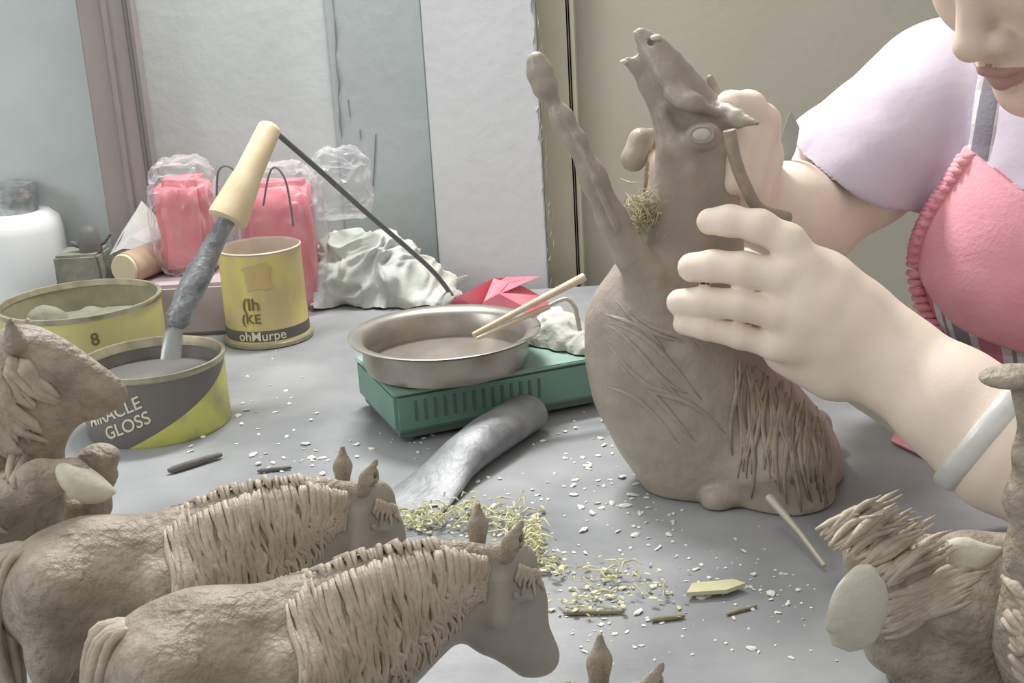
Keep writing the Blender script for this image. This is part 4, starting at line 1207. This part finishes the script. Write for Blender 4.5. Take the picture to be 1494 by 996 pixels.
# head
s.ell(hl(0, -.012, .035), (HR, HF, HU), (.076, .094, .090), .02)
s.cone(hl(0, .030, -.012), hl(0, .052, -.074), .060, .034, .03, HR, 1.05)
for q in (-1, 1):
    s.ell(hl(q * .040, .048, -.022), (HR, HF, HU), (.026, .026, .028), .02)
s.ell(hl(0, .072, -.090), (HR, HF, HU), (.020, .015, .014), .018)
s.cone(hl(-.03, .074, .034), hl(.03, .074, .034), .013, .013, .02)
for q in (-1, 1):
    s.ell(hl(q * .031, .094, .012), (HR, HF, HU), (.016, .014, .011), .012, 'sub')
    s.ell(hl(q * .031, .074, .009), (HR, HF, HU), (.0150, .0115, .0105), .005)
s.cone(hl(0, .082, .020), hl(0, .103, -.022), .0075, .0105, .012)
s.ell(hl(0, .104, -.025), (HR, HF, HU), (.0115, .010, .0095), .008)
for q in (-1, 1):
    s.ell(hl(q * .0135, .093, -.028), (HR, HF, HU), (.0085, .011, .0080), .005)
    s.ell(hl(q * .0075, .102, -.0358), (HR, HF, HU), (.0032, .0045, .0026), .002, 'sub')
s.ell(hl(0, .079, -.050), (HR, HF, HU), (.026, .014, .020), .014)
s.chain([(hl(-.023, .080, -.0555), .0032), (hl(-.007, .0925, -.0515), .0055), (hl(.007, .0925, -.0515), .0055), (hl(.023, .080, -.0555), .0032)], .005)
s.chain([(hl(-.021, .080, -.0580), .0032), (hl(0, .0905, -.0625), .0065), (hl(.021, .080, -.0580), .0032)], .005)
s.chain([(hl(-.024, .0835, -.0565), .0012), (hl(0, .098, -.0570), .0014), (hl(.024, .0835, -.0565), .0012)], .0015) if False else None
s.cone(hl(-.023, .0865, -.0572), hl(0, .0995, -.0570), .0012, .0014, .002, op='sub')
s.cone(hl(0, .0995, -.0570), hl(.023, .0865, -.0572), .0014, .0012, .002, op='sub')
for q in (-1, 1):
    s.ell(hl(q * .076, -.010, -.002), (HR, HF, HU), (.008, .017, .030), .006)
me = s.mesh('woman')
wm = thing('person', V((MID.x, MID.y, -.35)), 'woman in white lilac shirt and pink apron bending over the horse she holds', 'person')
ob = raw('body', me, MT['skin'], wm)
for x in ('skinshade', 'lip', 'lash', 'nail'): me.materials.append(MT[x])
cen = np.zeros(len(me.polygons) * 3, np.float32); me.polygons.foreach_get('center', cen); cen = cen.reshape(-1, 3)
L_ = (cen - np.array(HC)) @ np.array([HR, HF, HU]).T
mi = np.zeros(len(cen), np.int32)
mi[(np.abs(L_[:, 0]) < .1) & (L_[:, 1] > -.12) & (L_[:, 2] > -.14) & (np.linalg.norm(L_, axis=1) < .155)] = 1
NH = np.linalg.norm(L_, axis=1) < .15
mi[NH & (np.abs(L_[:, 0]) < .024) & (L_[:, 1] > .07) & (np.abs(L_[:, 2] + .0575) < .0105 * (1 - (np.abs(L_[:, 0]) / .026) ** 2) + .001)] = 2
for q in (-1, 1):
    mi[NH & (np.abs(L_[:, 0] - q * .031) < .015) & (L_[:, 1] > .06) & (np.abs(L_[:, 2] - .0005 - ((L_[:, 0] - q * .031) ** 2) * 18) < .0016)] = 3
me.polygons.foreach_set('material_index', mi)

# hair
s = SDF(HC - V((.14, .14, .14)), HC + V((.14, .14, .16)), .003)
s.ell(hl(0, -.020, .045), (HR, HF, HU), (.084, .100, .094), .01)
s.half(hl(0, .055, .05), HF * .75 - HU * .66, .01)
s.cone(hl(0, -.10, .02), hl(0, -.13, -.01), .03, .035, .03)
obj_h = raw('hair', s.mesh('hair'), MT['hair'], wm)

# shirt: torso and short sleeves, hollow at the hems and neck
s = SDF((.18, .68, -.30), (.78, 1.24, .42), .0022)
torso(s, .004)
s.cone(RS, HEM + (HEM - RS) * .35, .057, .0585, .03)
el2 = at(1600, 704, YL - .085)
s.cone(LS, LS.lerp(el2, .55), .066, .060, .03)
axd = (HEM - RS).normalized()
dm = (at(1165, 185, 1.03) - at(1345, 300, 1.03)).normalized()
rdir = ray(1255, 242).normalized(); hnrm = dm.cross(rdir).normalized()
if hnrm.dot(axd) < 0: hnrm = -hnrm
hnrm = (hnrm + rdir * .28).normalized()
sl, g = s._sub(HEM - V((.13, .13, .13)), HEM + V((.13, .13, .13)))
dd = (g[0] - HEM[0]) * hnrm[0] + (g[1] - HEM[1]) * hnrm[1] + (g[2] - HEM[2]) * hnrm[2]
side_ = (g[0] - RS[0]) * axd[0] + (g[1] - RS[1]) * axd[1] + (g[2] - RS[2]) * axd[2]
s.f[sl] = np.where(side_ > .05, np.maximum(s.f[sl], dd), s.f[sl])
s.cone(HEM - axd * .02, HEM + axd * .06, .0500, .0505, .002, op='sub')
lax = (el2 - LS).normalized(); c_ = LS.lerp(el2, .5)
sl, g = s._sub(c_ - V((.12, .12, .12)), c_ + V((.12, .12, .12)))
dd = (g[0] - c_[0]) * lax[0] + (g[1] - c_[1]) * lax[1] + (g[2] - c_[2]) * lax[2]
ax_d = np.sqrt((g[0] - c_[0]) ** 2 + (g[1] - c_[1]) ** 2 + (g[2] - c_[2]) ** 2)
s.f[sl] = np.where(ax_d < .10, np.maximum(s.f[sl], dd), s.f[sl])
NB = MID + V((0, 0, RS.z + .02 - MID.z)) + hn * .015
s.ell(NB + Z * .035, (rr_, hn, Z), (.075, .085, .060), .004, 'sub')
shm = s.mesh('shirt')
pv = at(1345, 290, 1.02)
nv = len(shm.vertices)
cs_ = np.zeros(nv * 3, np.float32); ns_ = np.zeros(nv * 3, np.float32)
shm.vertices.foreach_get('co', cs_); shm.vertices.foreach_get('normal', ns_)
cs_ = cs_.reshape(-1, 3); ns_ = ns_.reshape(-1, 3); dp_ = np.zeros(nv, np.float32)
for i in range(nv):
    c_ = V(cs_[i]); r_ = c_ - pv; q_ = r_.normalized() * 2.6
    dp_[i] = .0045 * noise.noise(q_ + V((4, r_.length * 4, 1))) * min(1, r_.length / .10) + .0012 * noise.noise(c_ * 30)
shm.vertices.foreach_set('co', (cs_ + ns_ * dp_[:, None]).ravel()); shm.update()
raw('shirt', shm, MT['shirt'], wm)

# apron: a cloth shell over the shirt
def st_(px, py, Y=.97):
    p = at(px, py, Y) - MID; return p.dot(rr_), p.z + MID.z


def plaid(name):
    m = mat(name, (232, 150, 162), .9, bump=.2, bscale=300); nt = m.node_tree; b_ = nt.nodes['Principled BSDF']
    ge = nt.nodes.new('ShaderNodeTexCoord'); dp = nt.nodes.new('ShaderNodeVectorMath'); dp.operation = 'DOT_PRODUCT'; dp.inputs[1].default_value = rr_
    nt.links.new(ge.outputs['Object'], dp.inputs[0])
    mo = nt.nodes.new('ShaderNodeMath'); mo.operation = 'MULTIPLY'; mo.inputs[1].default_value = 19.0; nt.links.new(dp.outputs['Value'], mo.inputs[0])
    fr = nt.nodes.new('ShaderNodeMath'); fr.operation = 'FRACT'; nt.links.new(mo.outputs[0], fr.inputs[0])
    cr = nt.nodes.new('ShaderNodeValToRGB'); cr.color_ramp.interpolation = 'CONSTANT'; e = cr.color_ramp.elements
    e[0].position = 0; e[0].color = lin((214, 128, 144)); e[1].position = .32; e[1].color = lin((222, 216, 220))
    for p, c in ((.44, (138, 138, 148)), (.70, (218, 214, 218)), (.80, (150, 140, 148)), (.86, (224, 216, 220))):
        x = e.new(p); x.color = lin(c)
    nt.links.new(fr.outputs[0], cr.inputs[0])
    sz = nt.nodes.new('ShaderNodeSeparateXYZ'); nt.links.new(ge.outputs['Object'], sz.inputs[0])
    m2 = nt.nodes.new('ShaderNodeMath'); m2.operation = 'MULTIPLY'; m2.inputs[1].default_value = 26; nt.links.new(sz.outputs[2], m2.inputs[0])
    f2 = nt.nodes.new('ShaderNodeMath'); f2.operation = 'FRACT'; nt.links.new(m2.outputs[0], f2.inputs[0])
    g2 = nt.nodes.new('ShaderNodeMath'); g2.operation = 'GREATER_THAN'; g2.inputs[1].default_value = .62; nt.links.new(f2.outputs[0], g2.inputs[0])
    fa = nt.nodes.new('ShaderNodeMath'); fa.operation = 'MULTIPLY'; fa.inputs[1].default_value = .3; nt.links.new(g2.outputs[0], fa.inputs[0])
    mx_ = nt.nodes.new('ShaderNodeMix'); mx_.data_type = 'RGBA'; mx_.inputs[7].default_value = lin((120, 100, 116))
    nt.links.new(fa.outputs[0], mx_.inputs[0]); nt.links.new(cr.outputs[0], mx_.inputs[6]); nt.links.new(mx_.outputs[2], b_.inputs['Base Color'])
    return m


PLAID = plaid('striped apron cotton')


def apron(inner, outer, lines, zlo=-.40, vox=.0024):
    lo_ = CH - V((.27, .27, 0)); lo_.z = zlo
    s = SDF(lo_, CH + V((.20, .20, .20)), vox); torso(s, outer)
    s2 = SDF(lo_, CH + V((.20, .20, .20)), vox); torso(s2, inner)
    s.f = np.maximum(s.f, -s2.f)
    s.half(CH - hn * -.005, -hn)
    for p_, n_ in lines: s.half(p_, n_, .003)
    return s


cS, cZ = st_(1398, 214, .965); eS, eZ = st_(1340, 372, 1.0); bS, bZ = st_(1494, 300, .93)


def sp(a_, z_): return MID + rr_ * a_ + Z * (z_ - MID.z)


# cutting planes holding the chest direction: left slanted edge, lower left edge, top edge
def edge(p0_, p1_, outward):
    d_ = (p1_ - p0_).normalized(); n2 = d_.cross(hn).normalized()
    return (p0_, n2 if n2.dot(outward) > 0 else -n2)


ed = [edge(sp(cS, cZ), sp(eS, eZ), rr_), edge(sp(eS, eZ), sp(eS - .012, eZ - .12), rr_), edge(sp(cS, cZ), sp(0, cZ - .048), Z),
      (sp(-cS - .06, 0), -rr_)]
ap = raw('apron', apron(.0030, .0100, ed).mesh('apron'), PLAID, wm)
ap['label'] = 'pink apron with grey and white stripes'
l0S, l0Z = st_(1352, 405, .98); l1S, l1Z = st_(1410, 465, .96); l2S, l2Z = st_(1494, 500, .94)
bib = apron(.0065, .0135, ed + [edge(sp(l0S, l0Z), sp(l1S, l1Z), -Z), edge(sp(l1S, l1Z), sp(l2S, l2Z), -Z)])
raw('bib', bib.mesh('bib'), MT['pink'], ap)['label'] = 'plain pink bib'
# gathered ruffle along the slanted edge, laid on the shirt
trS = bvh(ap.data)
bm = bmesh.new()
for i in range(34):
    t = i / 33
    a_, z_ = (cS + (eS - cS) * t / .72, cZ + (eZ - cZ) * t / .72) if t < .72 else (eS - .012 * (t - .72) / .28, eZ - .07 * (t - .72) / .28)
    h_ = trS.find_nearest(sp(a_, z_) + hn * .09)
    c_ = h_[0]
    o2 = rr_ * .006 + V((0, 0, 0))
    tube(bm, [c_ - rr_ * .004 + hn * .002, c_ + o2 * .5 + hn * (.006 + .002 * (i % 2)), c_ + o2 * 1.5 + hn * .002], [.0028, .0036, .0024], 8)
obj('ruffle', bm, MT['pinkdark'], ap, 'all', 'gathered rose ruffle')
# strap
bm = bmesh.new(); secs = []
trSh = bvh(bpy.data.objects['shirt'].data)
for (px, py, Y) in ((1402, 226, .96), (1412, 190, .965), (1420, 158, .97), (1428, 128, .975), (1440, 90, .985), (1452, 50, 1.0), (1462, 10, 1.03)):
    c_ = at(px, py, Y); h_ = trSh.find_nearest(c_); secs.append((h_[0] + hn * .004, rr_ * sc(c_, 19), hn * .0018))
loft(bm, secs, 12)
obj('strap', bm, PLAID, ap, label='striped apron strap')

# bracelet
bc = at(1440, 628, YL - .052); bax = (at(1470, 650, YL - .06) - at(1390, 590, YL - .04)).normalized()
x_ = bax.cross(Z).normalized(); y_ = bax.cross(x_)
bm = bmesh.new(); n1, n2_ = 48, 12; rg = []
for i in range(n1):
    a_ = 2 * math.pi * i / n1; d_ = x_ * math.cos(a_) + y_ * math.sin(a_)
    rg.append([bm.verts.new(bc + d_ * (.0425 + .0035 * math.cos(2 * math.pi * j / n2_)) + bax * .0075 * math.sin(2 * math.pi * j / n2_)) for j in range(n2_)])
for i in range(n1):
    for j in range(n2_):
        bm.faces.new((rg[i][j], rg[(i + 1) % n1][j], rg[(i + 1) % n1][(j + 1) % n2_], rg[i][(j + 1) % n2_]))
obj('bracelet', bm, MT['jade'], wm, 'all', 'white jade bangle on the near wrist')

# tools in and by her far hand
kn = thing('carving_knife', at(1150, 215, .985), 'grey pointed knife blade held up behind the far hand', 'knife')
bm = bmesh.new()
vs = [bm.verts.new(at(x, y, .985)) for x, y in ((1128, 250), (1140, 196), (1153, 160), (1166, 186), (1160, 220), (1140, 262))]
bm.faces.new(vs); bm.normal_update(); bmesh.ops.solidify(bm, geom=bm.faces[:], thickness=.0016); obj('blade', bm, MT['blade'], kn, False)
obj('handle', tube(bmesh.new(), [at(1134, 256, .986), at(1118, 300, .972)], [.006, .007], 12), MT['woodold'], kn)
tag(obj('modelling_stick', tube(bmesh.new(), spline([at(1064, 190, YH - .045), at(1072, 230, YH - .045), at(1086, 268, YH - .043), at(1108, 305, YH - .04), at(1150, 318, YH - .03)], 5), .0042, 10), MT['waxhair']), 'thin brown modelling stick between the horse neck and fingers', 'stick')
lt = obj('metal_pick', tube(bmesh.new(), [on(1122, 770) + Z * .022, on(1165, 800) + Z * .012, on(1203, 834) + Z * .004], [.0032, .0018, .0014], 8), MT['wire'])
tag(lt, 'thin pale metal pick lying under the held horse haunch', 'pick')
P = [on(1300, 648) + Z * .002, on(1318, 632) + Z * .012, on(1340, 652) + Z * .008, on(1374, 662) + Z * .010, on(1380, 680) + Z * .002, on(1342, 668) + Z * .002]
tag(facets('cloth_scrap', P, [(0, 1, 2, 5), (2, 3, 4, 5)], MT['pinkdark']), 'pink cloth scrap at the table edge under the forearm', 'cloth')
